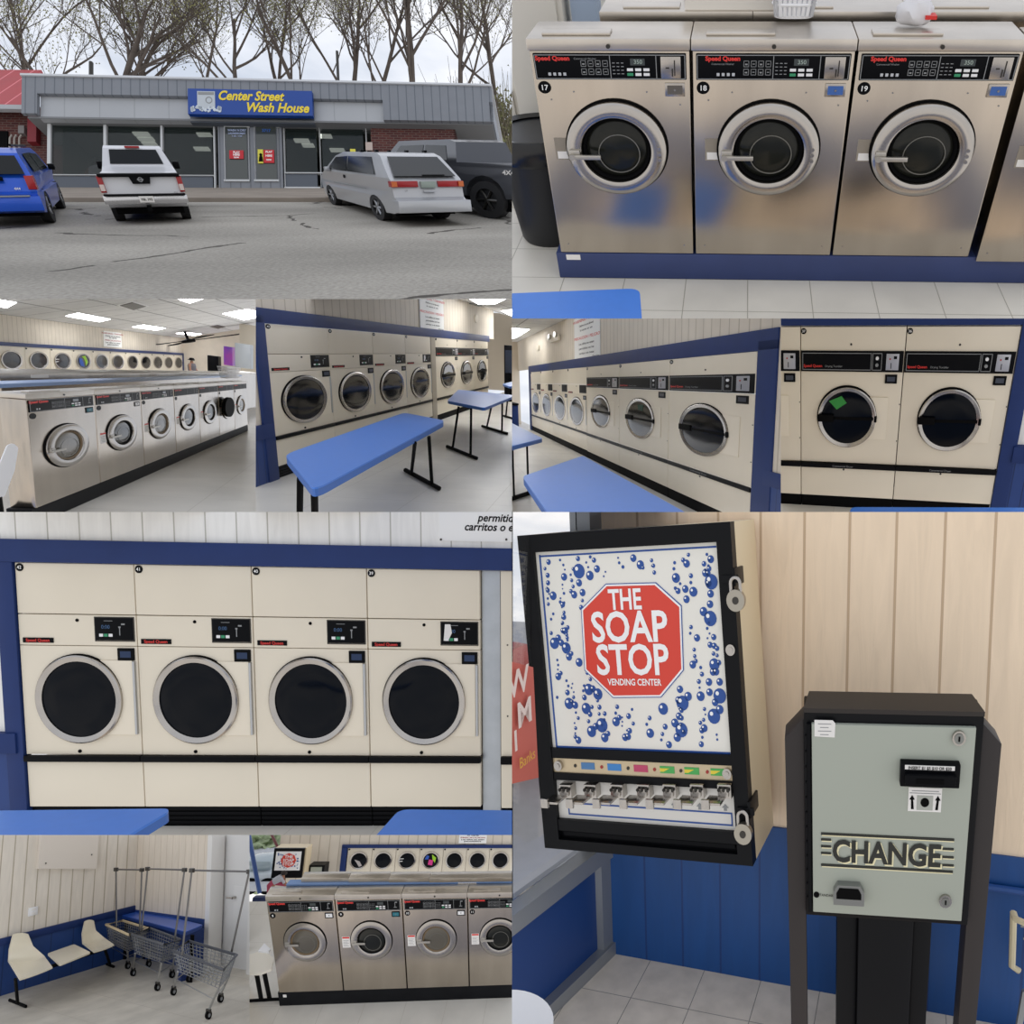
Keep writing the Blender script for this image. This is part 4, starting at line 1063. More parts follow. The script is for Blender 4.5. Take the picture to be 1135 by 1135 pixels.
for lab, q in (('large dark ceiling vent near the top edge, middle left picture', (530, 28, 585, 14, 645, 32, 590, 48)), ('small dark ceiling vent at right, middle left picture', (928, 122, 965, 115, 1000, 123, 965, 132))):
    P = [CC.at(c_(q[i], q[i+1]), z=0) for i in (0, 2, 4, 6)]
    t = thing('ceiling_vent', lab, 'vent', (0, 0, 0))
    MB().prism([(p.x, p.y) for p in P], 'z', -.03, .01).build('grille', darkm, t)
    c = sum((p for p in P), Vector())/4
    MB().prism([(c.x+(p.x-c.x)*1.25, c.y+(p.y-c.y)*1.25) for p in P], 'z', -.015, .02).build('frame', white, t)
p = CC.at(c_(820, 150), z=-.05)
t = thing('ceiling_fan', 'dark ceiling fan hanging before the rear light', 'ceiling fan', (p.x, p.y, -.45))
MB().cyl((0, 0, 0), .04, 0, .45, 'z', 12).build('rod', gasket, t)
MB().lathe([(.001, -.12), (.18, -.1), (.2, 0), (.05, .08)], ax='z', n=20).build('motor', gasket, t)
for k in range(4):
    a = k*pi/2+.5
    MB().prism([(cos(a-.08)*.2, sin(a-.08)*.2), (cos(a-.13)*.8, sin(a-.13)*1.6), (cos(a+.13)*.8, sin(a+.13)*1.6), (cos(a+.08)*.2, sin(a+.08)*.2)], 'z', -.03, 0).build('blade', gasket, t)
use(CW)
def back_box(name, lab, cat, fr, q0, q1, y, m, dy=.3, extra=None):
    a = fr.at(c_(*q0), x=y); b = fr.at(c_(*q1), x=y)
    return tag(MB().box(y, y+dy, min(a.y, b.y), max(a.y, b.y), min(a.z, b.z), max(a.z, b.z), .005).build(name, m), lab, cat)
back_box('vending_machine', 'dark snack machine at the right wall behind the basket', 'vending machine', CW, (918, 250), (968, 330), 8.5, black)
o = back_box('arcade_display', 'glowing purple lit machine panel at the right wall', 'vending machine', CW, (990, 210), (1030, 298), 8.0, mat('purple_screen', '#4a3a9c', .3, emit=.25, col2='#c03a9c', var=.3, vscale=2))
back_box('electric_box', 'grey metal electrical cabinet at right above the basket', 'electrical box', CW, (1040, 195), (1112, 312), 6.9, mat('grey_box', '#a7adb4', .4))
back_box('pillar', 'beige square pillar at the right edge over the far washers', 'pillar', CW, (1060, 110), (1150, 330), 7.4, mat('beige_pillar', '#d8cfbf', .6))
p = CW.at(c_(850, 300), y=-3.2)
hx = p
t = thing('person', 'person in dark cap and grey top standing beyond the washers', 'person', (p.x, p.y, p.z-1.15))
sk = mat('skin', '#9a6a50', .6)
b = person_mesh('body', [(0, 0, .9), (0, 0, 1.05), (0, 0, 1.22), (0, 0, 1.32), (0, 0, 1.42), (-.16, 0, 1.22), (-.22, -.05, 1.0), (-.2, -.2, .9), (.16, 0, 1.22), (.22, -.05, 1.0), (.2, -.2, .9), (-.08, 0, .5), (-.08, 0, .05), (.08, 0, .5), (.08, 0, .05)],
                [(0, 1), (1, 2), (2, 3), (3, 4), (2, 5), (5, 6), (6, 7), (2, 8), (8, 9), (9, 10), (0, 11), (11, 12), (0, 13), (13, 14)], [.13, .13, .13, .05, .10, .06, .05, .035, .06, .05, .035, .08, .05, .08, .05], sk, t)
MB().lathe([(.001, .0), (.16, .0), (.18, .3), (.14, .40), (.001, .42)], (0, 0, .88), 'z', 20).build('shirt', mat('grey_shirt', '#5d5a60', .8), t)
MB().lathe([(.12, 0), (.118, .06), (.08, .11), (.001, .12)], (0, 0, 1.42), 'z', 20).box(-.2, -.05, -.08, .08, 1.43, 1.45).build('cap', gasket, t)

# ================================================================ view I: washers face on, dryers on the wall behind
RI = (276.5, 925.5, 567.5, 1135)
I_ = Fr(RI, (8.65, 19.38, 5.54), (-6.338, 10.807, -6.42), (1.362, .427, 1.72)); use(I_)
i_ = crop(276, 925, 3.887)
struct('floor', bx(-4, 5, -6, 4.9, -.03, 0), tile2)
solo('plinth', MB().box(-.01, 3.4, 0.01, .42, 0, .155, .004), MATS['black_plinth_paint'], 'black plinth under washers, bottom centre picture', 'plinth')
solo('white_sticker', bx(.04, .075, 0, .012, .10, .13), paper, 'tiny white sticker at the left end of the black plinth', 'sticker')
lb = ['leftmost washer with white coin box, bottom centre picture', 'second washer with teal coin box, bottom centre picture', 'third washer with stained door gasket, bottom centre picture', 'fourth washer cut by the right edge, bottom centre picture']
for k in range(4):
    washer(['8', '9', '10', '11'][k], lb[k], (.67*k, 0, .158), D=.42, style='small', group='washers on black plinth, bottom centre', box=['white', 'teal', 'white', None][k], labelcol='red' if k else None, tub='rust' if k in (0, 2) else 'dark', door=(.335, .56, .21))
q0 = I_.at(i_(150, 205), z=1.25); q1 = I_.at(i_(1150, 198), z=1.25); q2 = I_.at(i_(1150, 186), z=1.25); q3 = I_.at(i_(170, 192), z=1.25)
Q4 = [I_.at(i_(*q), z=1.22) for q in ((160, 214), (1180, 212), (1180, 190), (178, 194))]
solo('worktop', MB().prism([(q.x, max(q.y, .45)) for q in Q4], 'z', 1.18, 1.22), MATS['pale_blue_worktop'], 'pale blue worktop behind the washers, bottom centre picture', 'worktop')
for k, (u0, u1) in enumerate(((228, 432), (432, 606), (606, 780), (780, 1180))):
    A_ = I_.at(i_(u0, 190), z=1.26); B_ = I_.at(i_(u1, 188), z=1.26); D_2 = I_.at(i_(u0+25, 160), z=1.26)
    t = thing('front_load_washer', 'steel washer top behind worktop, %s from left, bottom centre picture' % on[k], 'washing machine', (A_.x, A_.y, 0), group='rear washer tops, bottom centre')
    w_ = B_.x-A_.x-.01; dd = D_2.y-A_.y
    MB().box(.0, w_, 0, dd, 0, 1.22).build('body', steel, t)
    MB().box(-.01, w_, -.01, dd, 1.22, 1.26, .006).build('lid', steel_top, t)
    MB().box(w_*.3, w_*.5, -.02, -.01, 1.19, 1.215).build('label', paper, t)
t = thing('shell_chair', 'cream moulded chair on black legs at left edge, bottom centre picture', 'chair', (-.42, .2, 0))
sh = mat('cream_shell', '#e6e0d2', .3)
def shell(t, x0, y0, z0, w=.46, k=1, back=True, m=None, face=1):
    """moulded seat shell: rounded pan curving up to a narrower back; opens toward -y"""
    nu, nv = 9, 14
    vs = []; fs = []
    for j in range(nv):
        v = j/(nv-1)
        if back:
            if v < .5: y, z = -.42+v*2*.40, .02*(1-v*2)**2+.0
            else:
                a = (v-.5)*2; y, z = -.02+.14*a, .0+.46*a**1.25
            wid = w*(.92+.10*sin(min(v*2, 1)*pi*.5)) if v < .5 else w*(1.0-.42*((v-.5)*2)**1.4)
            if v > .93: wid *= .82
            if v < .04: wid *= .85
        else:
            y, z, wid = -.42+v*.42, 0, w*(.9 if j in (0, nv-1) else 1)
        for i in range(nu):
            u = i/(nu-1)*2-1
            lip = (.05 if back else .0)*abs(u)**3
            vs.append((x0+u*wid/2, y0+(y-(lip*.6 if v > .5 else 0)), z0+z+(lip if v <= .5 else lip*.3)))
    for j in range(nv-1):
        for i in range(nu-1): fs.append((j*nu+i, j*nu+i+1, (j+1)*nu+i+1, (j+1)*nu+i))
    mb = MB(); v, f = mb._add(vs, fs)
    bmesh.ops.recalc_face_normals(mb.bm, faces=mb.bm.faces)
    bmesh.ops.solidify(mb.bm, geom=mb.bm.faces[:], thickness=.014)
    return mb.build('seat_shell' if back else 'table_pad', m or sh, t, smooth=1.2)
a0 = Vector((-.42, .2, 0))
Q = [I_.at(i_(*q), z=.44)-a0 for q in ((-12, 525), (60, 503), (108, 535), (98, 582), (45, 602), (-12, 600))]
MB().prism(rpoly([(q.x, q.y) for q in Q], .04), 'z', .425, .45, ).build('seat_shell', sh, t)
Q = [I_.at(i_(*q), z=.60)-a0 for q in ((40, 500), (66, 468), (92, 492), (84, 504))]
MB().prism([(q.x, q.y) for q in Q], 'z', .58, .60).build('armrest', white, t)
for (u0, v0), (u1, v1) in (((33, 600), (52, 708)), ((66, 596), (88, 704))):
    a = I_.at(i_(u0, v0), z=.42)-a0; b = I_.at(i_(u1, v1), z=.02)-a0
    MB().tube([b, a], .024, 8).build('leg', gasket, t)
a = I_.at(i_(-12, 717), z=.02)-a0; b = I_.at(i_(142, 708), z=.02)-a0
MB().tube([a, b], .02, 8).build('foot_bar', gasket, t)
IW = Fr(RI, (10.19, -7.68, 2.48), (-7.716, 15.485, -6.64), (.602, 1, .597)); use(IW)
struct('wall_back', bx(-3.4, 6.5, .03, .12, 0, 3.4), MATS['cream_wall_panel'])
trimbox('trim_17', -.2, 6.5, -.03, .1, 1.35, 1.46)
trimbox('trim_18', -.2, -.02, -.03, .1, 0, 1.4)
pk = mat('pink_clothes', '#d83a8a', .7); lm = MATS['lime_clothes']
cont = {0: [(mat('pale_clothes', '#b9b2b0', .7), [(-.5, .1), (.1, -.1), (.4, -.6), (.1, -.75), (-.2, -.3)])], 2: cols[2],
        3: [(pk, [(-.2, .1), (.3, 0), (.2, -.6), (-.3, -.5)]), (lm, [(.1, .7), (.6, .3), (.5, -.3), (.2, .1)]), (MATS['blue_clothes'], [(-.5, .6), (-.2, .5), (-.3, .1), (-.7, .1)])]}
for k in range(7):
    far_dryer('%s wall dryer from left, bottom centre picture%s' % (on[k], ', pink and lime clothes inside' if k == 3 else ''), k, 'dryers on the wall, bottom centre', cont.get(k))
sign_small(IW, i_(908, -20), i_(1022, 38), 'white notice cut by the top edge, bottom centre picture')
# small soap and change machines in the corner
a = IW.at(i_(112, 58), y=-.8); b = IW.at(i_(228, 185), y=-.8)
t = thing('soap_vending_machine', 'small distant bubble-print soap cabinet near window, bottom centre picture', 'vending machine', (a.x, -.8, b.z))
w_, h_ = b.x-a.x, a.z-b.z
MB().box(0, w_+.04, .02, .35, 0, h_).build('cabinet', side, t)
MB().box(0, w_, -.03, .03, 0, h_).build('front_frame', blackm, t)
fr_ = MB().box(.08, w_-.08, -.045, -.03, .25, h_-.1).build('printed_front', whitep, t)
q = MB()
for k in range(60):
    x, z = rnd.uniform(.12, w_-.12), rnd.uniform(.3, h_-.15)
    q.cyl((x, 0, z), rnd.uniform(.01, .028), -.05, -.045, n=8)
q.build('bubble_print', ink, fr_)
cx_, cz_ = w_*.52, h_*.60
MB().cyl((cx_, 0, cz_), w_*.25, -.056, -.045, n=8).build('octagon', MATS['stop_red'], fr_)
for k, s in enumerate(('THE', 'SOAP', 'STOP')): MB().text(s, cx_, cz_+.12-.12*k, .14, -.058, bold=.02).build('lettering', whitep, fr_)
a = IW.at(i_(258, 132), y=-.5); b = IW.at(i_(322, 175), y=-.5)
t = thing('change_machine', 'small distant change machine against the wall, bottom centre picture', 'change machine', (a.x, -.5, b.z-.4))
MB().box(0, b.x-a.x, 0, .3, 0, .4+a.z-b.z).build('case', blackm, t)
MB().box(.08, b.x-a.x-.08, -.02, 0, .3, .34+a.z-b.z).build('front_plate', MATS['sage_grey_plate'], t)
# window at the left with a parked car beyond
xw = IW.at(i_(124, 100), y=0).x
for o in [o for o in COL.objects if o.name.startswith('wall_back') and OF[o.name][0] is IW]: bpy.data.objects.remove(o)
struct('wall_back', bx(xw, 6.5, .03, .12, 1.36, 3.4), MATS['cream_wall_panel'])
struct('wall_back', bx(xw, -.02, .03, .12, 0, 1.36), MATS['cream_wall_panel'])
q0 = IW.at(i_(46, 252), y=-.6); q1 = IW.at(i_(-22, -110), y=-.6)
struct('window_3', MB().tube([q0, q1], .06, 8), mat('blue_window_post', '#2c4f8f', .4))
q0 = IW.at(i_(128, 60), y=0); q1 = IW.at(i_(95, -10), y=0)
struct('window_4', MB().tube([(q0.x, -.02, q0.z), (q1.x, -.02, q1.z)], .04, 8), mat('maroon_frame', '#6d3a3c', .5))
struct('ground', bx(-60, xw+2, 1, 60, -.6, -.5), MATS['pale_lot'])
def ibox(u0, v0, u1, v1, y, dy, bev=.05):
    a = IW.at(i_(u0, v0), y=y); b = IW.at(i_(u1, v1), y=y); return MB().box(a.x, b.x, y, y+dy, b.z, a.z, bev)
t = thing('parked_car', 'pale grey car parked outside the window at left edge, bottom centre picture', 'car', (0, 0, 0))
ibox(-60, 165, 105, 225, 1.6, 1.2, .2).build('body', mat('pale_car', '#c3ccd3', .3), t)
ibox(-40, 112, 92, 168, 1.7, 1.0, .3).build('cabin', mat('car_glass_light', '#93a2a9', .1), t)
for u in (5, 78):
    a = IW.at(i_(u, 222), y=1.6); MB().cyl((a.x, 1.6, a.z), .3, -.04, .2, n=20).build('wheel', gasket, t)
for k, (u, v) in enumerate(((20, 60), (80, 70))):
    P0 = IW.at(i_(u, v), y=6)
    t = thing('shrub', ['green shrub outside the window above the pale car, left one', 'green shrub outside the window above the pale car, right one'][k], 'shrub', P0)
    q = MB(); bmesh.ops.create_icosphere(q.bm, subdivisions=5, radius=1.5)
    for v_ in q.bm.verts: v_.co *= 1+.5*noise.noise(v_.co*2.5)+.15*noise.noise(v_.co*9)
    q.build('foliage', mat('pale_green_leaves', '#a3b38c', .9, 0, .5, 3), t)
# person leaning over a table
PF = IW.sub(IW.at(i_(128, 215), y=-1.2), 0, (.42, .42, .42)); use(PF)
t = thing('person', 'person in grey top and red trousers leaning over near the window', 'person', (0, 0, -.72))
gs = mat('grey_top', '#b3b5bd', .8); hr = mat('dark_hair', '#2a211d', .8)
person_mesh('body', [(-.30, 0, .78), (-.12, 0, .86), (.10, 0, 1.02), (.16, 0, 1.12), (.17, 0, 1.2), (.22, -.1, .95), (.3, -.15, .78), (.42, -.2, .70), (.15, .12, .95), (.22, .15, .76), (.3, .15, .70), (-.36, -.08, .4), (-.32, -.08, .05), (-.36, .08, .4), (-.32, .08, .05)],
            [(0, 1), (1, 2), (2, 3), (3, 4), (2, 5), (5, 6), (6, 7), (2, 8), (8, 9), (9, 10), (0, 11), (11, 12), (0, 13), (13, 14)], [.12, .12, .12, .05, .09, .05, .04, .03, .05, .04, .03, .09, .05, .09, .05], sk, t)
MB().tube([(-.22, 0, .83), (-.1, 0, .9), (.1, 0, 1.03), (.15, 0, 1.08)], [.15, .18, .17, .1], 14).build('shirt', gs, t)
MB().tube([(.12, -.08, 1.0), (.22, -.12, .90), (.28, -.16, .8)], [.08, .065, .055], 10).build('sleeve', gs, t)
MB().tube([(-.1, 0, .80), (.1, -.05, .76), (.35, -.08, .7)], [.12, .09, .05], 12).tube([(-.24, 0, .82), (-.36, -.05, .7), (-.33, -.08, .2)], [.14, .13, .08], 12).build('trousers', mat('dull_red_trousers', '#a8415a', .8), t)
MB().lathe([(.001, .13), (.11, .09), (.14, -.01), (.10, -.07)], (.17, 0.02, 1.22), 'z', 16).build('hair', hr, t)
t = thing('table', 'small dark blue seat beside the leaning person, bottom centre picture', 'seat', (-.35, -.5, -.9))
MB().box(-.5, .1, -.1, .3, .25, .5, .05).build('seat', mat('dark_blue_seat', '#1c2c55', .6), t)
MB().tube([(-.2, 0, 0), (-.2, 0, .3)], .04, 8).build('leg', gasket, t)
use(IW)
# ================================================================ view H: waiting seats and laundry carts
RH = (0, 925.5, 276.5, 1135)
H_ = Fr(RH, (-27.66, -9.37, -4.18), (-10.319, 13.019, -6.838), (1.651, .603, 1.004)); use(H_)
h_ = crop(0, 925, 4.083)
tile3 = gridmat('worn_floor_tile', '#cdc7bb', .6, .6, '#b3aca0', .006, .45, 'XY', .08, vscale=3, bumpd=.001)
struct('floor', bx(-.2, 7, -7, 6, -.03, 0), tile3)
pw = gridmat('cream_wood_wall', '#e2dacd', .16, 0, '#b4a995', .014, .6, 'YZ', .04, grain=.5, vscale=14)
pw2 = gridmat('cream_wood_wall_right', '#ded2c1', .2, 0, '#c2b49f', .012, .6, 'XZ', .04, grain=.5, vscale=14)
nv = gridmat('navy_wainscot_side', '#20417d', .3, 0, '#16305f', .012, .45, 'YZ', .05)
struct('wall_left', bx(-.1, 0, -7, .1, .86, 3), pw)
struct('baseboard_left', bx(-.1, .012, -7, .1, 0, .86), nv)
struct('trim_20', MB().box(0, .03, -7, 0, .76, .87, .004), navy)
struct('wall_back', bx(0, 1.42, 0, .1, .80, 3), pw2)
struct('baseboard_back', bx(0, 1.42, -.012, .1, 0, .80), MATS['navy_wainscot'])
jm = H_.at(h_(985, 300), y=0)
struct('door_1', MB().box(1.42, 1.50, -.05, .3, 0, 3, .006), mat('white_door_frame', '#e2e0dc', .4))
struct('wall_right', bx(1.3, 6, 1.6, 1.7, .8, 3), pw2)
struct('trim_21', bx(2.0, 2.07, .2, .35, 0, 3), MATS['white_door_frame'])
struct('baseboard_right', bx(1.3, 6, 1.58, 1.7, 0, .8), MATS['navy_wainscot'])
t = thing('door', 'white door standing open at right behind the carts', 'door', (1.62, .35, 0))
MB().box(-.30, .46, .0, .08, .02, 2.9, .006).build('leaf', mat('white_door', '#d9d8d6', .4), t)
MB().box(.04, .36, -.01, .0, .3, 1.3, .004).box(.04, .36, -.01, .0, 1.5, 2.7, .004).build('panel', MATS['white_door'], t)
MB().tube([(.07, -.10, 1.12), (.07, 0, 1.12)], .02, 10).tube([(.07, -.1, 1.12), (-.02, -.12, 1.12)], .015, 8).build('handle', chrome, t)
# board on the left wall
P = [H_.at(h_(*q), x=.02) for q in ((150, -40), (168, 155), (432, 155), (432, -40))]
t = thing('notice_board', 'blank cream board on the wall above the seats', 'board', (0, 0, 0))
MB().prism([(P[1].y, P[1].z), (P[2].y, P[2].z), (P[2].y, 3), (P[1].y, 3)], 'x', .0, .05).build('board', mat('cream_board', '#ddd4c8', .45), t)
for y in (P[1].y+.15, P[2].y-.15): MB().cyl((0, y, P[1].z+.07), .012, .05, .058, 'x', 10).build('screw', darkm, t)
p = H_.at(h_(147, 347), x=0)
t = thing('power_outlet', 'white double power outlet on the wall above the seats', 'outlet', p)
MB().box(0, .02, -.10, .10, -.065, .065, .004).build('plate', white, t)
for z in (-.03, .03): MB().box(.02, .026, -.04, .04, z-.016, z+.016, .003).build('socket', paper, t)
# beam seats: two shells and a small table between
def P_(u, v, **k): return H_.at(h_(u, v), **k)
t = thing('beam_seating', 'black beam with two cream shell seats and a pad, against navy wainscot', 'seating', (0, 0, 0))
shl = mat('cream_seat_shell', '#e8dfc8', .25)
def pan(pts3, name, thick=.02, round_=.06):
    """smooth moulded sheet through rows of points"""
    mb = MB(); n = len(pts3[0]); vs = [p for r in pts3 for p in r]
    fs = [(j*n+i, j*n+i+1, (j+1)*n+i+1, (j+1)*n+i) for j in range(len(pts3)-1) for i in range(n-1)]
    mb._add(vs, fs)
    bmesh.ops.subdivide_edges(mb.bm, edges=mb.bm.edges[:], cuts=2, use_grid_fill=True, smooth=.6)
    bmesh.ops.recalc_face_normals(mb.bm, faces=mb.bm.faces)
    bmesh.ops.solidify(mb.bm, geom=mb.bm.faces[:], thickness=thick)
    return mb.build(name, shl, t, smooth=1.3)
def seat(q, xb=.18, xf=.50):
    """q: photo points back-top-left, back-top-right, mid-left, mid-right, front-left, front-right; seat plane z=.42"""
    rows = []
    fl = P_(*q[4], z=.56); fr2 = P_(*q[5], z=.56); ml = P_(*q[2], z=.55); mr_ = P_(*q[3], z=.55)
    def L(a, b, n=5, sag=0, up=Vector((0, 0, 1))):
        o = []
        for i in range(n):
            s = i/(n-1); p = a.lerp(b, s); p = p-up*sag*4*s*(1-s); o.append(tuple(p))
        return o
    x0 = ml.x; x1 = mr_.x
    tl = P_(*q[0], x=.08); tr = P_(*q[1], x=.08)
    tl2 = ml.lerp(tl, .5); tr2 = mr_.lerp(tr, .5); h1 = tl2+Vector((-.03, 0, -.03)); h2 = tr2+Vector((-.06, 0, -.03))
    rows = [L(tl, tr, sag=-.02), L(h1, h2, sag=.02), L(ml, mr_, sag=.03), L(ml.lerp(fl, .5), mr_.lerp(fr2, .5), sag=.035), L(fl, fr2, sag=.01)]
    return rows
pan(seat([(60, 452), (128, 450), (38, 570), (200, 548), (90, 655), (238, 600)]), 'seat_shell')
pan(seat([(385, 392), (425, 390), (375, 490), (470, 465), (425, 530), (517, 498)]), 'seat_shell')
Q = [P_(*q, z=.55) for q in ((213, 540), (335, 497), (412, 535), (270, 592))]
MB().prism(rpoly([(q.x, q.y) for q in Q], .06), 'z', .535, .555).build('table_pad', shl, t)
A_ = P_(85, 650, z=.49); B_ = P_(470, 520, z=.49)
MB().tube([(A_.x, A_.y, .50), (B_.x, B_.y, .50)], .03, 8).build('beam', gasket, t)
for (u0, v0, u1, v1, ut, vt) in ((45, 735, 118, 778, 70, 655), (455, 548, 515, 598, 475, 520)):
    a = P_(u1, v1, z=.02); xb = max(.06, a.x-.40); b = Vector((xb, a.y+.05, .02))
    top = P_(ut, vt, z=.50)
    MB().tube([a, b], .025, 8).build('foot', gasket, t)
    m_ = (Vector(a)+Vector(b))/2
    MB().tube([(m_.x, m_.y, .02), (top.x, top.y, .50)], .026, 8).build('leg', gasket, t)
# blue table against the back wall
Q = [P_(*q, z=.76) for q in ((545, 362), (840, 440), (918, 408), (612, 333))]
t = thing('folding_table', 'navy topped table against the back wall behind the carts', 'table', (0, 0, 0))
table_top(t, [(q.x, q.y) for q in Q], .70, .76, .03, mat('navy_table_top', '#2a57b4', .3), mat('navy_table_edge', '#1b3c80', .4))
for q in (Q[0], Q[1]): MB().tube([(q.x+.05, q.y+.1, 0), (q.x+.05, q.y+.1, .7)], .03, 8).build('leg', gasket, t)
MB().box(Q[1].x-.12, Q[1].x-.06, Q[1].y+.02, Q[2].y, 0, .7).build('end_panel', navy, t)
# carts
wire = mat('zinc_wire', '#8c8e90', .4, .8)
def cart(label, corners, wheels, pole, z=.70, rimmat=None, dark=True, bot=.42):
    """corners: rim corners (near left, near right, far right, far left) and rack posts as photo points"""
    t = thing('laundry_cart', label, 'laundry cart', (0, 0, 0), group='wire laundry carts with hanging racks')
    R = [P_(*q, z=z) for q in corners]
    rm = rimmat or mat('grey_rubber_rim', '#4f5258', .5)
    MB().tube([tuple(p) for p in R], .022, 8, closed=True).build('rim', rm, t)
    c = sum(R, Vector())/4
    Bt = [Vector((c.x+(p.x-c.x)*.8, c.y+(p.y-c.y)*.8, bot)) for p in R]
    q = MB()
    for i in range(4):
        a, b = R[i], R[(i+1) % 4]; a2, b2 = Bt[i], Bt[(i+1) % 4]
        n = 12 if i % 2 == 0 else 8
        for k in range(n+1): q.tube([a.lerp(b, k/n), a2.lerp(b2, k/n)], .0045, 4)
        for k in range(1, 6): q.tube([a.lerp(a2, k/6), b.lerp(b2, k/6)], .0055, 4)
    for k in range(11): q.tube([Bt[0].lerp(Bt[1], k/10), Bt[3].lerp(Bt[2], k/10)], .0045, 4)
    for k in range(6): q.tube([Bt[0].lerp(Bt[3], k/5), Bt[1].lerp(Bt[2], k/5)], .0045, 4)
    q.build('wire_basket', wire, t)
    fr = MB()
    W_ = [P_(*w, z=.03) for w in wheels]
    idx = [0, 1, 2, 3]
    for i, w in enumerate(W_):
        b = Bt[i]
        fr.tube([b, b.lerp(Vector((w.x, w.y, .12)), .5), (w.x, w.y, .11)], .014, 6)
        wh = MB().ring([(.055, -.016), (.055, .016), (.03, .016), (.03, -.016)], (w.x, w.y, .055), 'x', 20).build('wheel', gasket, t)
        MB().cyl((w.x, w.y, .055), .032, -.013, .013, 'x', 12).build('hub', grey, wh)
        MB().box(w.x-.03, w.x+.03, w.y-.02, w.y+.02, .08, .13, .004).build('caster_fork', darkm, t)
    for i in range(4):
        fr.tube([Bt[i].lerp(Vector((W_[i].x, W_[i].y, .12)), .5), Bt[(i+1) % 4].lerp(Vector((W_[(i+1) % 4].x, W_[(i+1) % 4].y, .12)), .5)], .009, 5)
    fr.build('frame', mat('chrome_tube', '#a9a9a8', .3, .9), t)
    # rack: two posts rising from the basket ends, joined by a bar
    (bu, bv), (tu, tv), (tu2, tv2), (bu2, bv2) = pole
    A = P_(bu, bv, z=z); D = P_(bu2, bv2, z=z)
    for p in (A, D): p.x = max(p.x, .06); p.y = min(p.y, -.06)
    A2 = P_(tu, tv, y=A.y); D2 = P_(tu2, tv2, y=D.y)
    for p in (A2, D2): p.x = max(p.x, .06)
    mb = MB().tube([A, A2.lerp(A, .02), A2], .014, 8).tube([D, D2], .014, 8).tube([A2, D2], .014, 8)
    mb.build('hanging_rack', mat('rack_tube', '#6e6c6a', .35, .8), t)
    for p in (A2, D2): MB().box(p.x-.03, p.x+.03, p.y-.03, p.y+.03, p.z-.03, p.z+.03, .008).build('corner_clamp', darkm, t)
    return t
cart('left laundry cart with tan rim, in front of the blue table', [(480, 408), (585, 455), (670, 425), (555, 390)], [(500, 548), (578, 600), (655, 555), (585, 520)], [(527, 420), (525, 158), (642, 160), (632, 430)], rimmat=mat('tan_rim', '#c9b794', .5))
cart('middle wire laundry cart with dark rim and tall rack', [(595, 452), (742, 500), (815, 475), (680, 425)], [(602, 632), (712, 698), (778, 640), (672, 592)], [(640, 440), (668, 155), (835, 160), (790, 480)])
cart('right wire laundry cart with dark rim, nearest the camera', [(782, 525), (1012, 612), (1070, 545), (855, 482)], [(785, 718), (943, 825), (998, 750), (855, 660)], [(823, 545), (868, 162), (1128, 168), (1048, 530)], rimmat=mat('dark_rim', '#3f424a', .5))
# ================================================================ view A: the shop front across the parking lot
RA = (0, 0, 567.5, 331.5)
A_F = Fr(RA, (8.46, -6.44, -5.38), (-20.91, 22.202, 12.76), (.927, 1, 1.079)); use(A_F)
a1 = crop(0, 0, 3.419); a2 = crop(284, 0, 3.419)
def ax(u, v, y=0): p = A_F.at((u, v), y=y); return p.x, p.z
def pbox(u0, v0, u1, v1, y, dy, bev=0):
    """wall-parallel box spanning two photo points, front face at y"""
    a = ax(u0, v0, y); b = ax(u1, v1, y)
    return MB().box(a[0], b[0], y, y+dy, b[1], a[1], bev)
metal = gridmat('grey_corrugated_metal', '#7d8188', .27, 0, '#626870', .03, .5, 'XZ', .03, vscale=2, bumpd=.02)
siding = gridmat('grey_wood_siding', '#7d8086', .30, 0, '#63666c', .03, .6, 'XZ', .04, vscale=2, bumpd=.02)
soff = gridmat('white_soffit_panel', '#a9acb0', 1.0, 0, '#9a9da1', .03, .5, 'XZ', .02, vscale=1)
grp = mat('grey_lower_panel', '#50565f', .5)
wfr = mat('white_window_frame', '#c3c5c6', .5)
def brickmat(name, c1, c2, mort):
    m = bpy.data.materials.new(name); MATS[name] = m; m.use_nodes = True
    N = m.node_tree; b = N.nodes['Principled BSDF']; b.inputs['Roughness'].default_value = .9
    t = N.nodes.new('ShaderNodeTexCoord'); mp_ = N.nodes.new('ShaderNodeMapping'); mp_.inputs['Rotation'].default_value = (pi/2, 0, 0)
    br = N.nodes.new('ShaderNodeTexBrick'); br.inputs['Scale'].default_value = 1
    br.inputs['Brick Width'].default_value = .24; br.inputs['Row Height'].default_value = .085; br.inputs['Mortar Size'].default_value = .012
    br.inputs['Color1'].default_value = lin(c1); br.inputs['Color2'].default_value = lin(c2); br.inputs['Mortar'].default_value = lin(mort)
    N.links.new(t.outputs['Object'], mp_.inputs[0]); N.links.new(mp_.outputs[0], br.inputs['Vector']); N.links.new(br.outputs[0], b.inputs['Base Color'])
    return m
brick = brickmat('red_brick', '#5c2d28', '#462022', '#65534c')
zt = 2.70; zb = -1.0
b = thing('shop_building', 'low grey metal-clad laundry shop front with white soffit and big windows', 'building', (0, 0, 0))
ft = ax(100, 104.5)[1]
MB().box(-.1, 15.25, 0, .12, ft, zt).build('fascia', metal, b)
MB().box(-.12, 15.28, -.05, 6, zt, zt+.06).build('roof_edge', mat('white_roof_trim', '#c9ccd0', .5), b)
MB().box(-.1, ax(41, 110)[0], 0, .12, ax(30, 125.5)[1], ft).build('fascia_drop', metal, b)
MB().box(ax(424, 110)[0], 15.25, 0, .12, ax(500, 134)[1], ft).build('fascia_drop', metal, b)
MB().box(15.13, 15.25, 0, 3, ax(540, 134)[1], ft).build('fascia_return', metal, b)
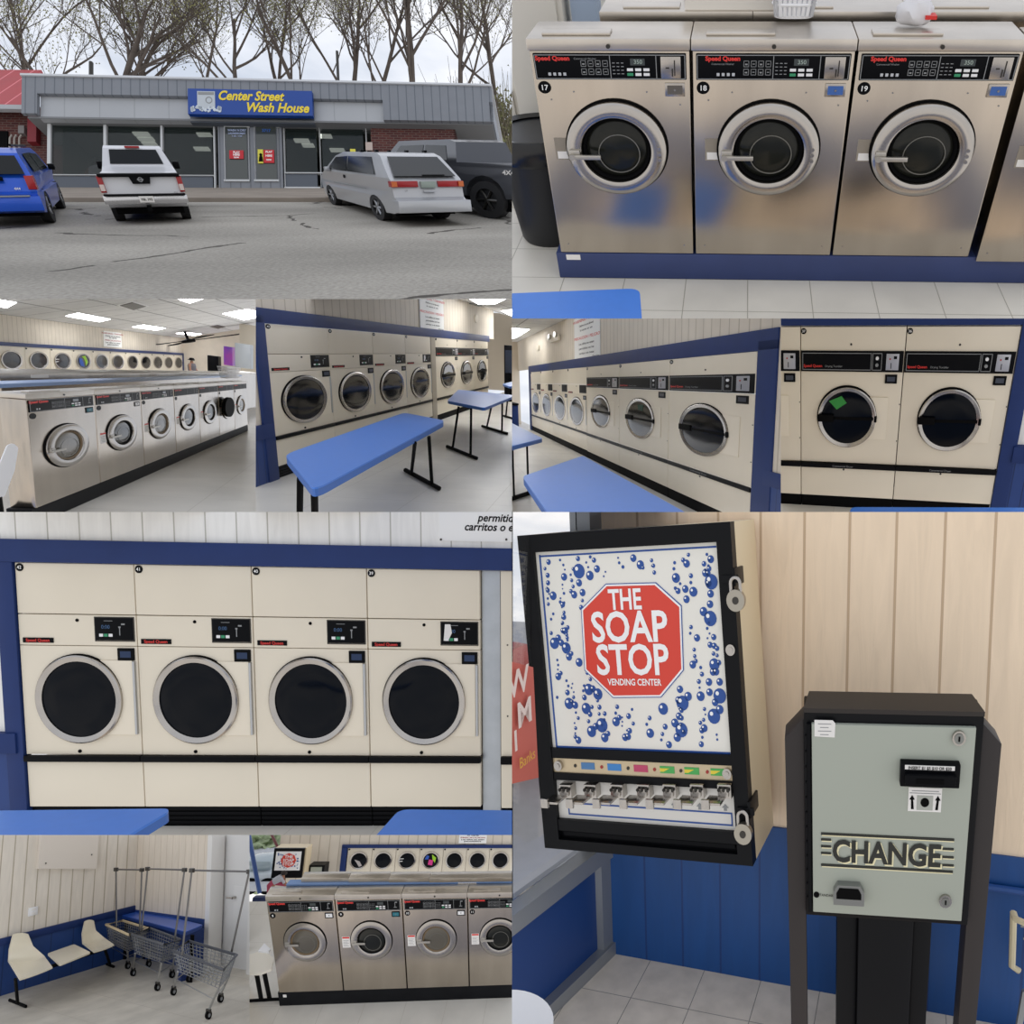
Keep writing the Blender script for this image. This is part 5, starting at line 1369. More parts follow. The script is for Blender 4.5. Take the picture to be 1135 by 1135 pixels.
MB().box(ax(41, 110)[0], ax(208, 110)[0], .14, .3, ax(100, 129)[1], ft+.05).build('soffit_panel', soff, b)
MB().box(ax(346, 110)[0], ax(424, 110)[0], .14, .3, ax(380, 131.5)[1], ft+.05).build('soffit_panel', soff, b)
MB().box(ax(208, 110)[0], ax(346, 110)[0], .14, .3, ax(280, 133)[1], ft+.05).build('soffit_backing', grp, b)
MB().box(-.0, 15.2, .12, 3, 1.47, 1.53).build('soffit', mat('dark_soffit', '#77797b', .7), b)
# right corner brick wall and left frame
bwz0, bwz1 = -1.1, 1.5
MB().box(ax(408, 160)[0], ax(503.5, 160)[0], .35, .6, bwz0, bwz1).build('brick_wall', brick, b)
MB().box(ax(503.5, 160)[0]-.05, ax(503.5, 160)[0], .35, 6, bwz0, bwz1).build('brick_return', brick, b)
# windows: mullions, lower panels, glass
yw = .35
gls = mat('storefront_glass', '#252d2c', .03, trans=0, spec=.5, alpha=.55)
vl = 211.5
for k, (u0, u1) in enumerate(((56, 114), (120, 178), (182, 236), (316, 352), (356, 404))):
    ub, vt_, vs_, vb = (u0, 130, 193.5, 209.5) if u0 < 240 else (u0, 133.5, 191, 207.5)
    w_ = pbox(u0, vt_, u1, vs_, yw+.06, .02).build('window', gls, b)
    pbox(u0, vs_+1.5, u1, vb, yw+.04, .06).build('lower_panel', grp, b)
fm = MB()
def fbar(u0, v0, u1, v1): 
    a = ax(u0, v0, yw); c = ax(u1, v1, yw); fm.box(a[0], c[0], yw, yw+.1, c[1], a[1])
for u, v0, v1 in ((52.5, 129, 212), (114.5, 130, 212), (177.5, 131, 211), (236, 130, 213), (313.5, 132, 214), (353, 133, 209), (404.5, 134, 190)): fbar(u, v0, u+3, v1)
fbar(54, 129.5, 238, 131.2); fbar(54, 193, 238, 194.6); fbar(54, 209.5, 238, 211.5)
fbar(315, 133, 407, 134.5); fbar(315, 190.8, 407, 192.2); fbar(315, 207, 355, 208.8)
fm.build('window_frame', wfr, b)
pbox(241, 129, 314, 214.5, yw-.02, .1).build('siding', siding, b)
for k, (u0, u1) in enumerate(((248, 276.5), (281.5, 309))):
    f = MB()
    def fb2(p0, q0, p1, q1):
        a = ax(p0, q0, yw-.06); c = ax(p1, q1, yw-.06); f.box(a[0], c[0], yw-.06, yw, c[1], a[1])
    fb2(u0, 139, u0+1.8, 200.5); fb2(u1-1.8, 139, u1, 200.5); fb2(u0, 139, u1, 140.6); fb2(u0, 198.8, u1, 200.8)
    d = f.build('glazed_door', wfr, b)
    pbox(u0+1.8, 140.5, u1-1.8, 199, yw-.045, .02).build('door_glass', mat('door_pane', '#3f4441', .06, spec=.7), d)
def wtext(par, tx, u, v, hpx, m, y, bold=.02, ital=0, sx=1, name='lettering'):
    x, z = ax(u, v, y); MB().text(tx, x, z, hpx*.0262/.7, y, bold=bold, ital=ital, sx=sx).build(name, m, par)
pale = mat('pale_lettering', '#a9b5d6', .5)
wtext(b, 'WASH N DRY', 262.5, 144.5, 2.6, pale, yw-.06, .03, sx=1.0); wtext(b, 'LAUNDROMAT', 262.5, 147.9, 2.2, pale, yw-.06, .03); wtext(b, '7 AM - 9 PM', 262.5, 151, 1.7, pale, yw-.06, .02)
wtext(b, '3717', 295, 144.8, 3.4, mat('blue_numerals', '#2f5fb0', .5), yw-.06, .03, sx=1.1)
for k, (u0, v0, u1, v1) in enumerate(((254, 166.5, 270, 176), (292, 166, 304, 180.5))):
    s = tag(pbox(u0, v0, u1, v1, yw-.07, .012).build('window_poster', mat('poster_red', '#c02630', .6)), ['red PLAY HERE poster inside the left glass door', 'red PLAY HERE poster on the right glass door'][k], 'poster')
    for i, tx in enumerate(('PLAY', 'HERE', 'HERE')[:3]):
        x, z = ax((u0+u1)/2, v0+2.4+i*(v1-v0-1)/3.2, yw-.075); o = MB().text(tx if i < 2 else 'now', x, z, .095, yw-.075, bold=.03).build('lettering', whitep, s)
s = tag(pbox(285.5, 165.5, 291.8, 181, yw-.07, .012).build('window_poster', mat('poster_yellow', '#d8cf4a', .6)), 'yellow poster with a dark figure next to the red one', 'poster')
x, z = ax(289, 171.5, yw-.075)
MB().cyl((x, 0, z), .05, yw-.078, yw-.07, n=16).prism([(x-.07, z-.22), (x+.07, z-.22), (x+.05, z-.05), (x-.05, z-.05)], 'y', yw-.078, yw-.07).build('figure_print', gasket, s)
s = tag(pbox(405, 157.5, 413, 166.5, .32, .03).build('parking_sign', mat('pale_sign', '#b9a9a0', .6)), 'small pale notice sign on the brick wall right of the windows', 'sign')
s = tag(pbox(388, 165, 394, 170.5, yw-.02, .03).build('window_sticker', MATS['poster_yellow']), 'small yellow and black sticker in the rightmost window', 'sticker')
# the big sign
def sp_(u, v, y=-.12): return ax(u, v, y)
sg = thing('shop_sign', 'wide blue sign with yellow slanted letters above the glass doors', 'sign', (0, 0, 0))
a = ax(208, 98, -.12); c = ax(346.5, 128.5, -.12)
MB().box(a[0], c[0], -.12, .0, c[1], a[1]).build('board', mat('sign_blue', '#0f4092', .4), sg)
yl = mat('sign_yellow', '#e9cf35', .5)
x, z = ax(277.5, 106.8, -.13); MB().text('Center Street', x, z, .42, -.13, bold=.03, ital=.28, sx=.89).build('lettering', yl, sg)
x, z = ax(307, 119.8, -.13); MB().text('Wash House', x, z, .42, -.13, bold=.03, ital=.28, sx=.93).build('lettering', yl, sg)
a = ax(218.5, 101, -.13); c = ax(238.5, 121, -.13); w_, h_2 = c[0]-a[0], a[1]-c[1]
im = MB().box(a[0], c[0], -.135, -.12, c[1], a[1]).build('washer_emblem', mat('emblem_white', '#b9c0c6', .5), sg)
MB().box(a[0]+.03, c[0]-.03, -.142, -.135, a[1]-h_2*.2, a[1]-h_2*.05).ring([(.11, -.14), (.11, -.135), (.08, -.135), (.08, -.14)], (a[0]+w_*.66, 0, c[1]+h_2*.5), n=24).build('emblem_lines', grey, im)
q = MB(); r5 = random.Random(5)
for k in range(26): q.cyl((a[0]-.18+r5.random()*(w_+.36), 0, c[1]-.07+r5.random()*.14), r5.uniform(.03, .07), -.138, -.12, n=10)
q.build('emblem_foam', mat('emblem_foam', '#c9d2da', .5), sg)
# interior seen through the glass
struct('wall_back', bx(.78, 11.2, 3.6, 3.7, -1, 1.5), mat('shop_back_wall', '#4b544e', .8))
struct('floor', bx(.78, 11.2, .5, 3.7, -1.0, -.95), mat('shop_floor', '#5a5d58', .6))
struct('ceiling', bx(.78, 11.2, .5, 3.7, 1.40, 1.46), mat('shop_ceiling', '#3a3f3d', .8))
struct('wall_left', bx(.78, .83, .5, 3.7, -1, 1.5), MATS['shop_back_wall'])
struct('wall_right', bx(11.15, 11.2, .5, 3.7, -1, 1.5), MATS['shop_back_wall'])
for k, (u, v, w_) in enumerate(((155, 136, .5), (160, 139.5, .5), (164, 143, .45), (222, 137, .5), (225, 140, .45), (333, 141.5, .5), (340, 143, .4), (372, 139, .5), (360, 146, .4))):
    p = A_F.at((u, v), z=1.36)
    if not (.45 < p.y < 3.5): p = Vector((p.x, .5+.22*(k % 4), 1.36))
    x = A_F.at((u, v), y=p.y).x
    t = tag(MB().box(x-w_/2, x+w_/2, p.y, p.y+.16, 1.33, 1.37).build('ceiling_light', mat('shop_light', '#dfe6dc', .5, emit=1.1)), ['ceiling light in second left window, topmost', 'ceiling light in second left window, middle', 'ceiling light in second left window, lowest', 'ceiling light in third window, upper', 'ceiling light in third window, lower', 'ceiling light in window right of doors, left one', 'ceiling light in window right of doors, right one', 'ceiling light in rightmost window, upper', 'ceiling light in rightmost window, lower'][k], 'ceiling light', 'lights inside the shop')
# person seated behind the first window
x, z = ax(107, 186, .9)
t = thing('person', 'person with dark hair and pale top sitting behind the first window', 'person', (x, .9, z-1.0))
person_mesh('body', [(0, 0, .5), (0, 0, .75), (0, 0, .98), (0, 0, 1.08), (0, 0, 1.2), (-.2, 0, .95), (-.28, -.1, .72), (-.2, -.25, .6), (.2, 0, .95), (.28, -.1, .72), (.2, -.25, .6), (-.1, -.35, .5), (-.1, -.4, .05), (.1, -.35, .5), (.1, -.4, .05)],
            [(0, 1), (1, 2), (2, 3), (3, 4), (2, 5), (5, 6), (6, 7), (2, 8), (8, 9), (9, 10), (0, 11), (11, 12), (0, 13), (13, 14)], [.14, .14, .14, .05, .10, .07, .05, .04, .07, .05, .04, .09, .05, .09, .05], sk, t)
MB().lathe([(.001, 0), (.2, 0), (.22, .35), (.1, .48), (.001, .5)], (0, 0, .55), 'z', 20).build('shirt', mat('pale_top', '#c9ccd2', .8), t)
MB().lathe([(.001, .2), (.1, .16), (.14, .05), (.13, -.08)], (0, .02, 1.14), 'z', 20).build('hair', hr, t)
# neighbour: brick shop with a red metal roof
n = thing('neighbour_building', 'red metal-roofed brick building at the left edge', 'building', (0, 0, 0))
rr = gridmat('red_standing_seam', '#ab1522', .62, 0, '#dd7078', .05, .45, 'XZ', .04, vscale=2, bumpd=.03)
P = [A_F.at((-40, 77), y=3.0), A_F.at((46, 77.5), y=3.0), A_F.at((31, 116), y=.9), A_F.at((-40, 116), y=.9)]
MB().sheet([tuple(p) for p in (P[3], P[2], P[1], P[0])], -.12).build('roof', rr, n)
a = ax(-40, 115, .8); c = ax(27.5, 121, .8)
MB().box(a[0], c[0], .8, .95, c[1], a[1]).build('gutter', mat('pale_gutter', '#a9abae', .5), n)
MB().box(ax(-40, 122, 1.3)[0], .72, 1.3, 1.6, -1.1, ax(10, 118, 1.3)[1]).build('brick_wall', brick, n)
pbox(30.5, 126, 40, 157, 1.1, .2).build('red_beam', mat('dark_red_beam', '#7d1f28', .6), n)
pbox(-5, 145, 8, 170, 1.25, .1).build('doorway', gasket, n)
m1 = pbox(20, 139, 26.5, 147.5, 1.15, .15).build('meter_box', mat('meter_grey', '#7b7674', .6), n)
pi_ = MB()
for u in (11, 16, 21.5): 
    x, z = ax(u, 153, 1.2); pi_.tube([(x, 1.2, z-.6), (x, 1.2, z), (x+.06, 1.2, z+.1)], .03, 6)
pi_.build('meter_pipes', mat('pipe_grey', '#a39c94', .5), n)
# rooftop things
tag(pbox(354, 90, 381, 94, 2, .8).build('roof_vent', darkm), 'low dark vent box on the roof right of the sign', 'vent')
p0 = ax(375, 92, 2)
tag(MB().tube([(p0[0], 2, p0[1]), (p0[0], 2, ax(375, 57, 2)[1])], .05, 6).build('roof_pipe', darkm), 'thin dark pole rising from the roof right of the sign', 'pole')
tag(MB().tube([(ax(101, 80, 3)[0], 3, 2.6), (ax(101, 80, 3)[0], 3, ax(101, 69, 3)[1])], .07, 6).build('roof_pipe', darkm), 'short dark flue above the left part of the roof', 'pole')

# ---------------- bare spring trees
barkm = mat('grey_brown_bark', '#5a5048', .9, 0, .25, 3)
leafm = mat('pale_spring_buds', '#8d8a5e', .9, 0, .3, 2)
def tree(label, u, y, lean, seed, H=10, r0=.22, base_v=96, spread=1.0, buds=260, sub=(8, 6, 6)):
    rn = random.Random(seed)
    x, z = ax(u, base_v, y)
    r0 *= .62
    t = thing('bare_tree', label, 'tree', (x, y, z-2.5), group='bare trees behind the shop')
    mb = MB(); tw = MB(); lf = MB()
    def branch(p, d, L, r, lev):
        n = 5; pts = [p.copy()]; dd = d.copy()
        for i in range(n):
            dd = (dd+Vector((rn.uniform(-.14, .14), rn.uniform(-.14, .14), rn.uniform(-.04, .12)))).normalized()
            pts.append(pts[-1]+dd*L/n)
        rs = [r*(1-.55*i/n) for i in range(n+1)]
        (mb if lev < 3 else tw).tube(pts, rs, 6 if lev < 2 else 4 if lev < 3 else 3, cap=False)
        if lev >= 4: return
        k = [sub[0], sub[1], sub[2], 5][min(lev, 3)]
        for i in range(k):
            s = .3+.7*(i+rn.random()*.8)/k; s = min(s, 1)
            j = min(int(s*n), n-1); q = pts[j].lerp(pts[j+1], s*n-j)
            ax_ = Vector((rn.uniform(-1, 1), rn.uniform(-1, 1)*.6, rn.uniform(-.1, .7)))
            nd = (dd*.75+ax_*.8*spread).normalized()
            if nd.z < .05: nd.z = .1+rn.random()*.3; nd.normalize()
            branch(q, nd, L*rn.uniform(.5, .72), r*(1-.5*s)*.55, lev+1)
            if lev >= 2 and rn.random() < .35:
                c = q+nd*L*.3
                for m_ in range(3):
                    e = c+Vector((rn.uniform(-.3, .3), rn.uniform(-.3, .3), rn.uniform(-.3, .3))); s2 = .035
                    lf._add([e+Vector((-s2, 0, -s2)), e+Vector((s2, .02, -s2)), e+Vector((0, .01, s2))], [(0, 1, 2)])
    branch(Vector((0, 0, 0)), Vector((lean, 0, 1)).normalized(), H*.55, r0, 0)
    mb.build('trunk', barkm, t, smooth=3); tw.build('twigs', barkm, t, smooth=0)
    if lf.bm.verts:
        o = lf.build('buds', leafm, t, smooth=0); o['kind'] = 'stuff'
TL = [('tree at far left leaning left, thin crown over the red roof', 92, 5, -.55, 1, 11, .20), ('large forked tree above the left windows', 113, 5, .1, 2, 12, .26), ('tree rising right of the forked one, leaning right', 122, 7, .45, 3, 11, .2),
      ('slim tree left of the sign', 180, 8, -.1, 4, 9, .15), ('tree directly behind the left end of the sign', 262, 6, -.15, 5, 11, .2), ('tree behind the right part of the sign', 300, 9, .1, 6, 11, .17),
      ('forked tree just right of the sign', 341, 6, -.1, 7, 10, .18), ('dense tree above the right windows', 390, 7, .05, 8, 11, .22), ('leaning tree beside the dense one', 405, 6, .3, 9, 10, .18),
      ('thick dark tree above the brick wall', 455, 5, .05, 10, 12, .26), ('dark tree at the upper right of the roof', 500, 6, .2, 11, 12, .24), ('tree at the right end of the roof', 545, 8, .1, 12, 12, .22),
      ('distant tree at the far left edge', 30, 12, .0, 13, 12, .16), ('distant tree in the gap left of the sign', 225, 14, .1, 14, 13, .16)]
for l, u, y, ln_, sd, H, r in TL: tree(l, u, y, ln_, sd, H, r)
# thicket behind the right corner
for k, (u, v) in enumerate(((520, 150), (548, 140), (566, 155))):
    x, z = ax(u, 175, 9)
    t = thing('thicket', ['brushy thicket left of the pickup cab', 'brushy thicket above the grey pickup', 'brushy thicket at the right edge'][k], 'shrub', (x, 9, z-2))
    q = MB(); rn = random.Random(40+k)
    for i in range(220):
        a_ = rn.uniform(0, 2*pi); rr_ = rn.uniform(0, 1.2); p = Vector((cos(a_)*rr_, sin(a_)*rr_, 0)); d = Vector((rn.uniform(-.4, .4), rn.uniform(-.3, .3), 1)).normalized(); L_ = rn.uniform(2.5, 5.5)
        q.tube([p, p+d*L_*.5, p+d*L_+Vector((rn.uniform(-.4, .4), 0, 0))], [.03, .02, .008], 3, cap=False)
    q.build('stems', mat('thicket_stems', '#6b6350', .9, 0, .3, 2), t, smooth=0)
    q = MB()
    for i in range(1800):
        p = Vector((rn.gauss(0, .9), rn.gauss(0, .6), rn.uniform(.3, 4.6))); s2 = rn.uniform(.04, .10)
        q._add([p+Vector((-s2, 0, -s2)), p+Vector((s2, .05, -s2*.5)), p+Vector((0, .03, s2))], [(0, 1, 2)])
    o = q.build('leaves', mat('thicket_leaves', '#77764f', .9, 0, .4, 1), t, smooth=0); o['kind'] = 'stuff'

# ---------------- parking lot and cars
LM = Matrix(((.9863, -.1647, .008), (.1462, .8509, -.5045), (.0763, .4988, .8634)))
LF = Fr(RA, None, (-13.874, 23.123, 12.342), (1, 1, 1), LM); use(LF)
def asphalt():
    m = bpy.data.materials.new('cracked_asphalt'); m.use_nodes = True; N = m.node_tree; L = N.links.new; b = N.nodes['Principled BSDF']
    b.inputs['Roughness'].default_value = .9; b.inputs['Specular IOR Level'].default_value = .2
    t = N.nodes.new('ShaderNodeTexCoord')
    def noise_(sc, det, st=(1, 1, 1)):
        mp_ = N.nodes.new('ShaderNodeMapping'); mp_.inputs['Scale'].default_value = st; L(t.outputs['Object'], mp_.inputs[0])
        n = N.nodes.new('ShaderNodeTexNoise'); n.inputs['Scale'].default_value = sc; n.inputs['Detail'].default_value = det; L(mp_.outputs[0], n.inputs['Vector']); return n
    n1 = noise_(.35, 6, (.6, 1, 1)); r = N.nodes.new('ShaderNodeValToRGB'); L(n1.outputs[0], r.inputs[0])
    r.color_ramp.elements[0].position = .35; r.color_ramp.elements[0].color = lin('#97938b'); r.color_ramp.elements[1].position = .65; r.color_ramp.elements[1].color = lin('#b3aea5')
    n2 = noise_(22, 3); r2 = N.nodes.new('ShaderNodeValToRGB'); L(n2.outputs[0], r2.inputs[0])
    r2.color_ramp.elements[0].position = .3; r2.color_ramp.elements[0].color = (.72, .72, .72, 1); r2.color_ramp.elements[1].position = .7; r2.color_ramp.elements[1].color = (1.1, 1.1, 1.1, 1)
    mx_ = N.nodes.new('ShaderNodeMix'); mx_.data_type = 'RGBA'; mx_.blend_type = 'MULTIPLY'; mx_.inputs[0].default_value = 1; L(r.outputs[0], mx_.inputs[6]); L(r2.outputs[0], mx_.inputs[7])
    vo = N.nodes.new('ShaderNodeTexVoronoi'); vo.feature = 'DISTANCE_TO_EDGE'; vo.inputs['Scale'].default_value = .28
    n3 = noise_(1.2, 5); ad = N.nodes.new('ShaderNodeMix'); ad.data_type = 'RGBA'; ad.inputs[0].default_value = .35; L(t.outputs['Object'], ad.inputs[6]); L(n3.outputs['Color'], ad.inputs[7]); L(ad.outputs[2], vo.inputs['Vector'])
    lt = N.nodes.new('ShaderNodeMath'); lt.operation = 'LESS_THAN'; lt.inputs[1].default_value = .007; L(vo.outputs['Distance'], lt.inputs[0])
    n4 = noise_(.5, 2); gt = N.nodes.new('ShaderNodeMath'); gt.operation = 'GREATER_THAN'; gt.inputs[1].default_value = .5; L(n4.outputs[0], gt.inputs[0])
    mu = N.nodes.new('ShaderNodeMath'); mu.operation = 'MULTIPLY'; L(lt.outputs[0], mu.inputs[0]); L(gt.outputs[0], mu.inputs[1])
    m2 = N.nodes.new('ShaderNodeMix'); m2.data_type = 'RGBA'; L(mu.outputs[0], m2.inputs[0]); L(mx_.outputs[2], m2.inputs[6]); m2.inputs[7].default_value = lin('#55514c'); L(m2.outputs[2], b.inputs['Base Color'])
    return m
struct('ground', bx(-22, 22, -26, -5.0, -.12, 0), asphalt())
struct('sidewalk', MB().box(-22, 22, -5.6, 3, -.1, .10, .02), mat('tan_concrete', '#8f857a', .9, 0, .15, 1))
tire = mat('tyre', '#17171a', .8); rim = mat('alloy_rim', '#9a9ca0', .35, .8); autogl = mat('tinted_car_glass', '#14181b', .1, spec=.25)
lens = mat('tail_lamp_red', '#9e1c22', .25); lensw = mat('lamp_clear', '#d9c9c2', .25); lensa = mat('lamp_amber', '#c8662f', .3)
def car(label, px, yaw, s, sl, L_, W, prof, belt, roof, inset, arches, paint, R=.34, hub=rim, zclear=.3, anc=(0, 0)):
    a_ = radians(yaw); ux, uy = anc[0]*s, anc[1]*sl
    base = LF.at(px, z=0)-Vector((ux*cos(a_)-uy*sin(a_), ux*sin(a_)+uy*cos(a_), 0))
    fr = LF.sub(base, radians(yaw), (s, sl, s)); use(fr)
    t = thing('car', label, 'car', (0, 0, 0))
    lo = []
    for (y, r_) in sorted(arches, reverse=True):
        lo.append((y+r_, zclear))
        for k in range(1, 8): a = pi*k/8; lo.append((y+r_*cos(a), zclear+(r_*1.0)*sin(a)*1.0))
        lo.append((y-r_, zclear))
    poly = prof+lo
    mb = MB(); mb.prism(poly, 'x', -1, 1); bm = mb.bm
    for z in (zclear+.12, .6, .8, belt, belt+(roof-belt)*.5, roof-.04):
        bmesh.ops.bisect_plane(bm, geom=bm.verts[:]+bm.edges[:]+bm.faces[:], plane_co=(0, 0, z), plane_no=(0, 0, 1))
    def hw(z, y=None):
        k = 1 if z < belt else 1-(z-belt)/(roof-belt)*inset/(W/2)
        if z < .6: k -= (.6-z)*.12
        e_ = 1
        if y is not None:
            if y < .5: e_ = 1-.05*(1-y/.5)**2
            if y > L_-.8: e_ = 1-.16*((y-L_+.8)/.8)**2
        return W/2*k*e_
    for v in bm.verts: v.co.x = hw(v.co.z, v.co.y)*(1 if v.co.x > 0 else -1)
    bmesh.ops.triangulate(bm, faces=[f for f in bm.faces if len(f.verts) > 4])
    mb.build('body', paint, t, smooth=.6)
    for (y, r_) in arches:
        for sgn in (-1, 1):
            x = sgn*(W/2-.13)
            w = MB().ring([(R, -.11), (R, .11), (R*.62, .12), (R*.62, -.12)], (x, y, R), 'x', 28).build('wheel', tire, t)
            q = MB().cyl((x, y, R), R*.63, -.05, .06, 'x', 20)
            q.build('rim', tire if hub is None else mat('rim_recess', '#3b3c3f', .5), w)
            q = MB()
            for k in range(6): a = k*pi/3; q.tube([(x+sgn*.08, y, R), (x+sgn*.08, y+cos(a)*R*.6, R+sin(a)*R*.6)], .035, 5)
            q.cyl((x+sgn*.08, y, R), .07, -.02, .02, 'x', 12)
            q.build('spokes', hub or darkm, w)
            a_ = MB().box(x-.15*sgn, x-.02*sgn, y-r_*.9, y+r_*.9, .35, .68)
            a_.build('wheel_well', gasket, t)
    MB().box(-W/2+.15, W/2-.15, .3, L_-.3, .22, .45).build('underbody', gasket, t)
    def ry(z):
        for (y0, z0), (y1, z1) in zip(prof, prof[1:]):
            if z0 <= z <= z1 and z1 > z0: return y0+(y1-y0)*(z-z0)/(z1-z0)
        return 0
    return t, hw, ry
def rear(t, name, m, pts, hwf, ryf, off=.012, th=.02):
    return MB().sheet([(x, ryf(z)-off-th, z) for x, z in pts], th).build(name, m, t)
def rearbox(t, name, m, x0, x1, z0, z1, ry, d=.03, dd=.06): return MB().box(x0, x1, ry((z0+z1)/2)-d, ry((z0+z1)/2)+dd, z0, z1, .01).build(name, m, t)
def sidewin(t, name, m, pts, hw, sgn, off=.012):
    return MB().sheet([(sgn*(hw(z, y)+off), y, z) for y, z in pts], .012 if sgn < 0 else .012).build(name, m, t)
# blue SUV
blue = mat('metallic_blue_paint', '#1c55c8', .3, .2, coat=.3)
t, hw, ry = car('metallic blue off-road wagon parked at left edge, seen from behind', (63, 246), 26, .66, 1.6, 4.4, 1.9,
    [(.12, .32), (.0, .42), (-.02, .75), (.04, .80), (.06, 1.08), (.28, 1.62), (.45, 1.72), (2.6, 1.74), (3.0, 1.62), (3.35, 1.15), (4.3, 1.02), (4.4, .85), (4.4, .32)], 1.10, 1.74, .20, [(.75, .46), (3.55, .46)], blue, R=.40, anc=(.95, .75))
rear(t, 'rear_window', autogl, [(-.80, 1.17), (.80, 1.17), (.72, 1.56), (-.72, 1.56)], hw, ry)
for sg_ in (-1, 1):
    rearbox(t, 'tail_lamp', lens, sg_*.93, sg_*.76, .84, 1.14, ry, .03, .2)
    sidewin(t, 'side_window', autogl, [(.55, 1.2), (1.5, 1.2), (1.5, 1.62), (.7, 1.60)], hw, sg_)
    sidewin(t, 'side_window', autogl, [(1.6, 1.2), (2.9, 1.2), (2.7, 1.58), (1.6, 1.62)], hw, sg_)
    MB().box(sg_*.95, sg_*1.12, 2.95, 3.1, 1.15, 1.32, .03).build('mirror', black, t)
    MB().tube([(sg_*.66, .5, 1.79), (sg_*.66, 2.5, 1.79)], .03, 6).build('roof_rail', black, t)
rearbox(t, 'bumper', blue, -.93, .93, .38, .70, ry, .06, .1)
rearbox(t, 'bumper_strip', grey, -.6, .75, .69, .72, ry, .07, .1)
rearbox(t, 'handle_strip', black, -.35, .35, 1.03, 1.12, ry, .04, .02)
pp = rearbox(t, 'number_plate', paper, -.20, .16, .87, 1.01, ry, .03, .02)
MB().text('523 342', -.02, .93, .10, ry(.94)-.045, bold=.02).build('plate_lettering', darkm, pp)
MB().text('4X4', .55, .86, .07, ry(.86)-.03, bold=.03).build('lettering', paper, t)
MB().box(-.2, .1, .2, .4, 1.72, 1.76).build('brake_lamp', lens, t)
# white pickup
sil = mat('silver_white_paint', '#d3d4d8', .3, .1, coat=.3)
t, hw, ry = car('silver-white pickup truck with black tailgate strip, seen from behind', (172, 248), 24, .65, 1.2, 5.2, 1.85,
    [(.15, .40), (.05, .48), (.05, .62), (.0, .66), (.02, 1.17), (1.80, 1.20), (1.98, 1.32), (2.15, 1.78), (2.35, 1.85), (3.3, 1.84), (3.9, 1.25), (5.1, 1.1), (5.2, .9), (5.2, .4)], 1.15, 1.84, .22, [(.95, .45), (4.2, .45)], sil, R=.38, zclear=.36)
rearbox(t, 'bumper', mat('chrome_bumper', '#c9c9cb', .2, .9), -.93, .93, .50, .70, ry, .16, .1)
rearbox(t, 'bumper_step', black, -.9, .9, .69, .73, ry, .17, .1)
rearbox(t, 'tonneau_edge', black, -.90, .90, 1.12, 1.20, lambda z: 0, .05, .3)
MB().prism([(-.24, 1.14), (.24, 1.14), (.19, .96), (-.19, .96)], 'y', -.045, .01).build('tailgate_applique', black, t)
MB().ring([(.055, -.06), (.055, -.045), (.04, -.045), (.04, -.06)], (0, 0, 1.06), n=20).box(-.07, .07, -.058, -.045, 1.05, 1.07).build('emblem', rim, t)
MB().text('4X4', .70, .75, .05, -.012).build('lettering', grey, t)
for sg_ in (-1, 1): 
    l = rearbox(t, 'tail_lamp', lens, sg_*.93, sg_*.81, .76, 1.14, lambda z: 0, .03, .12)
    MB().box(sg_*.92, sg_*.82, -.035, -.03, .80, .95).build('reverse_lamp', lensw, l)
    sidewin(t, 'side_window', autogl, [(2.2, 1.3), (3.6, 1.3), (3.3, 1.72), (2.35, 1.74)], hw, sg_)
    MB().box(sg_*.93, sg_*1.12, 3.5, 3.6, 1.2, 1.42, .03).build('mirror', black, t)
MB().sheet([(-.66, 1.99, 1.38), (.66, 1.99, 1.38), (.58, 2.11, 1.75), (-.58, 2.11, 1.75)], -.03).build('rear_window', autogl, t)
MB().box(-.18, .18, 2.1, 2.25, 1.79, 1.84).build('brake_lamp', lens, t)
pp = MB().box(-.16, .16, -.16, -.12, .53, .68, .005).build('number_plate', paper, t)
MB().text('YBL 392', 0, .60, .075, -.165, bold=.02).build('plate_lettering', darkm, pp)
MB().box(-.05, .05, -.2, .1, .32, .44).build('tow_hitch', gasket, t)
# silver minivan
sv = mat('silver_paint', '#b4b6ba', .3, .3, coat=.3)
t, hw, ry = car('silver minivan parked askew, rear and left side showing', (420, 244), 23, .66, 1.8, 4.9, 1.9,
    [(.2, .28), (.0, .36), (-.02, .62), (.05, .68), (.08, 1.08), (.55, 1.62), (.75, 1.70), (2.6, 1.72), (3.2, 1.60), (4.05, 1.12), (4.8, .88), (4.9, .7), (4.9, .28)], 1.12, 1.72, .18, [(.95, .40), (3.95, .40)], sv, R=.34, zclear=.26, anc=(-.95, .95))
rear(t, 'rear_window', autogl, [(-.80, 1.16), (.80, 1.16), (.66, 1.60), (-.66, 1.60)], hw, ry)
rearbox(t, 'bumper', sv, -.94, .94, .34, .62, ry, .12, .15)
for sg_ in (-1, 1):
    l = rearbox(t, 'tail_lamp', lens, sg_*.94, sg_*.26, .92, 1.06, lambda z: .07, .03, .1)
    MB().box(sg_*.93, sg_*.80, .02, .04, .93, 1.05).build('turn_lamp', lensa, l)
    sidewin(t, 'side_window', autogl, [(.75, 1.18), (2.3, 1.18), (2.3, 1.60), (.95, 1.60)], hw, sg_)
    sidewin(t, 'side_window', autogl, [(2.36, 1.18), (3.75, 1.18), (3.15, 1.56), (2.36, 1.60)], hw, sg_)
    MB().box(sg_*.95, sg_*1.12, 3.5, 3.62, 1.12, 1.26, .03).build('mirror', sv, t)
    for y in (.9, 1.7, 2.6): MB().box(sg_*.62, sg_*.70, y, y+.1, 1.71, 1.77, .01).build('rack_mount', black, t)
    MB().box(sg_*.955, sg_*.962, 1.3, 3.4, .78, .80).build('side_moulding', grey, t)
    MB().cyl((sg_*.955, 2.55, 1.02), .05, -.01, .01, 'x', 14).build('door_handle', black, t)
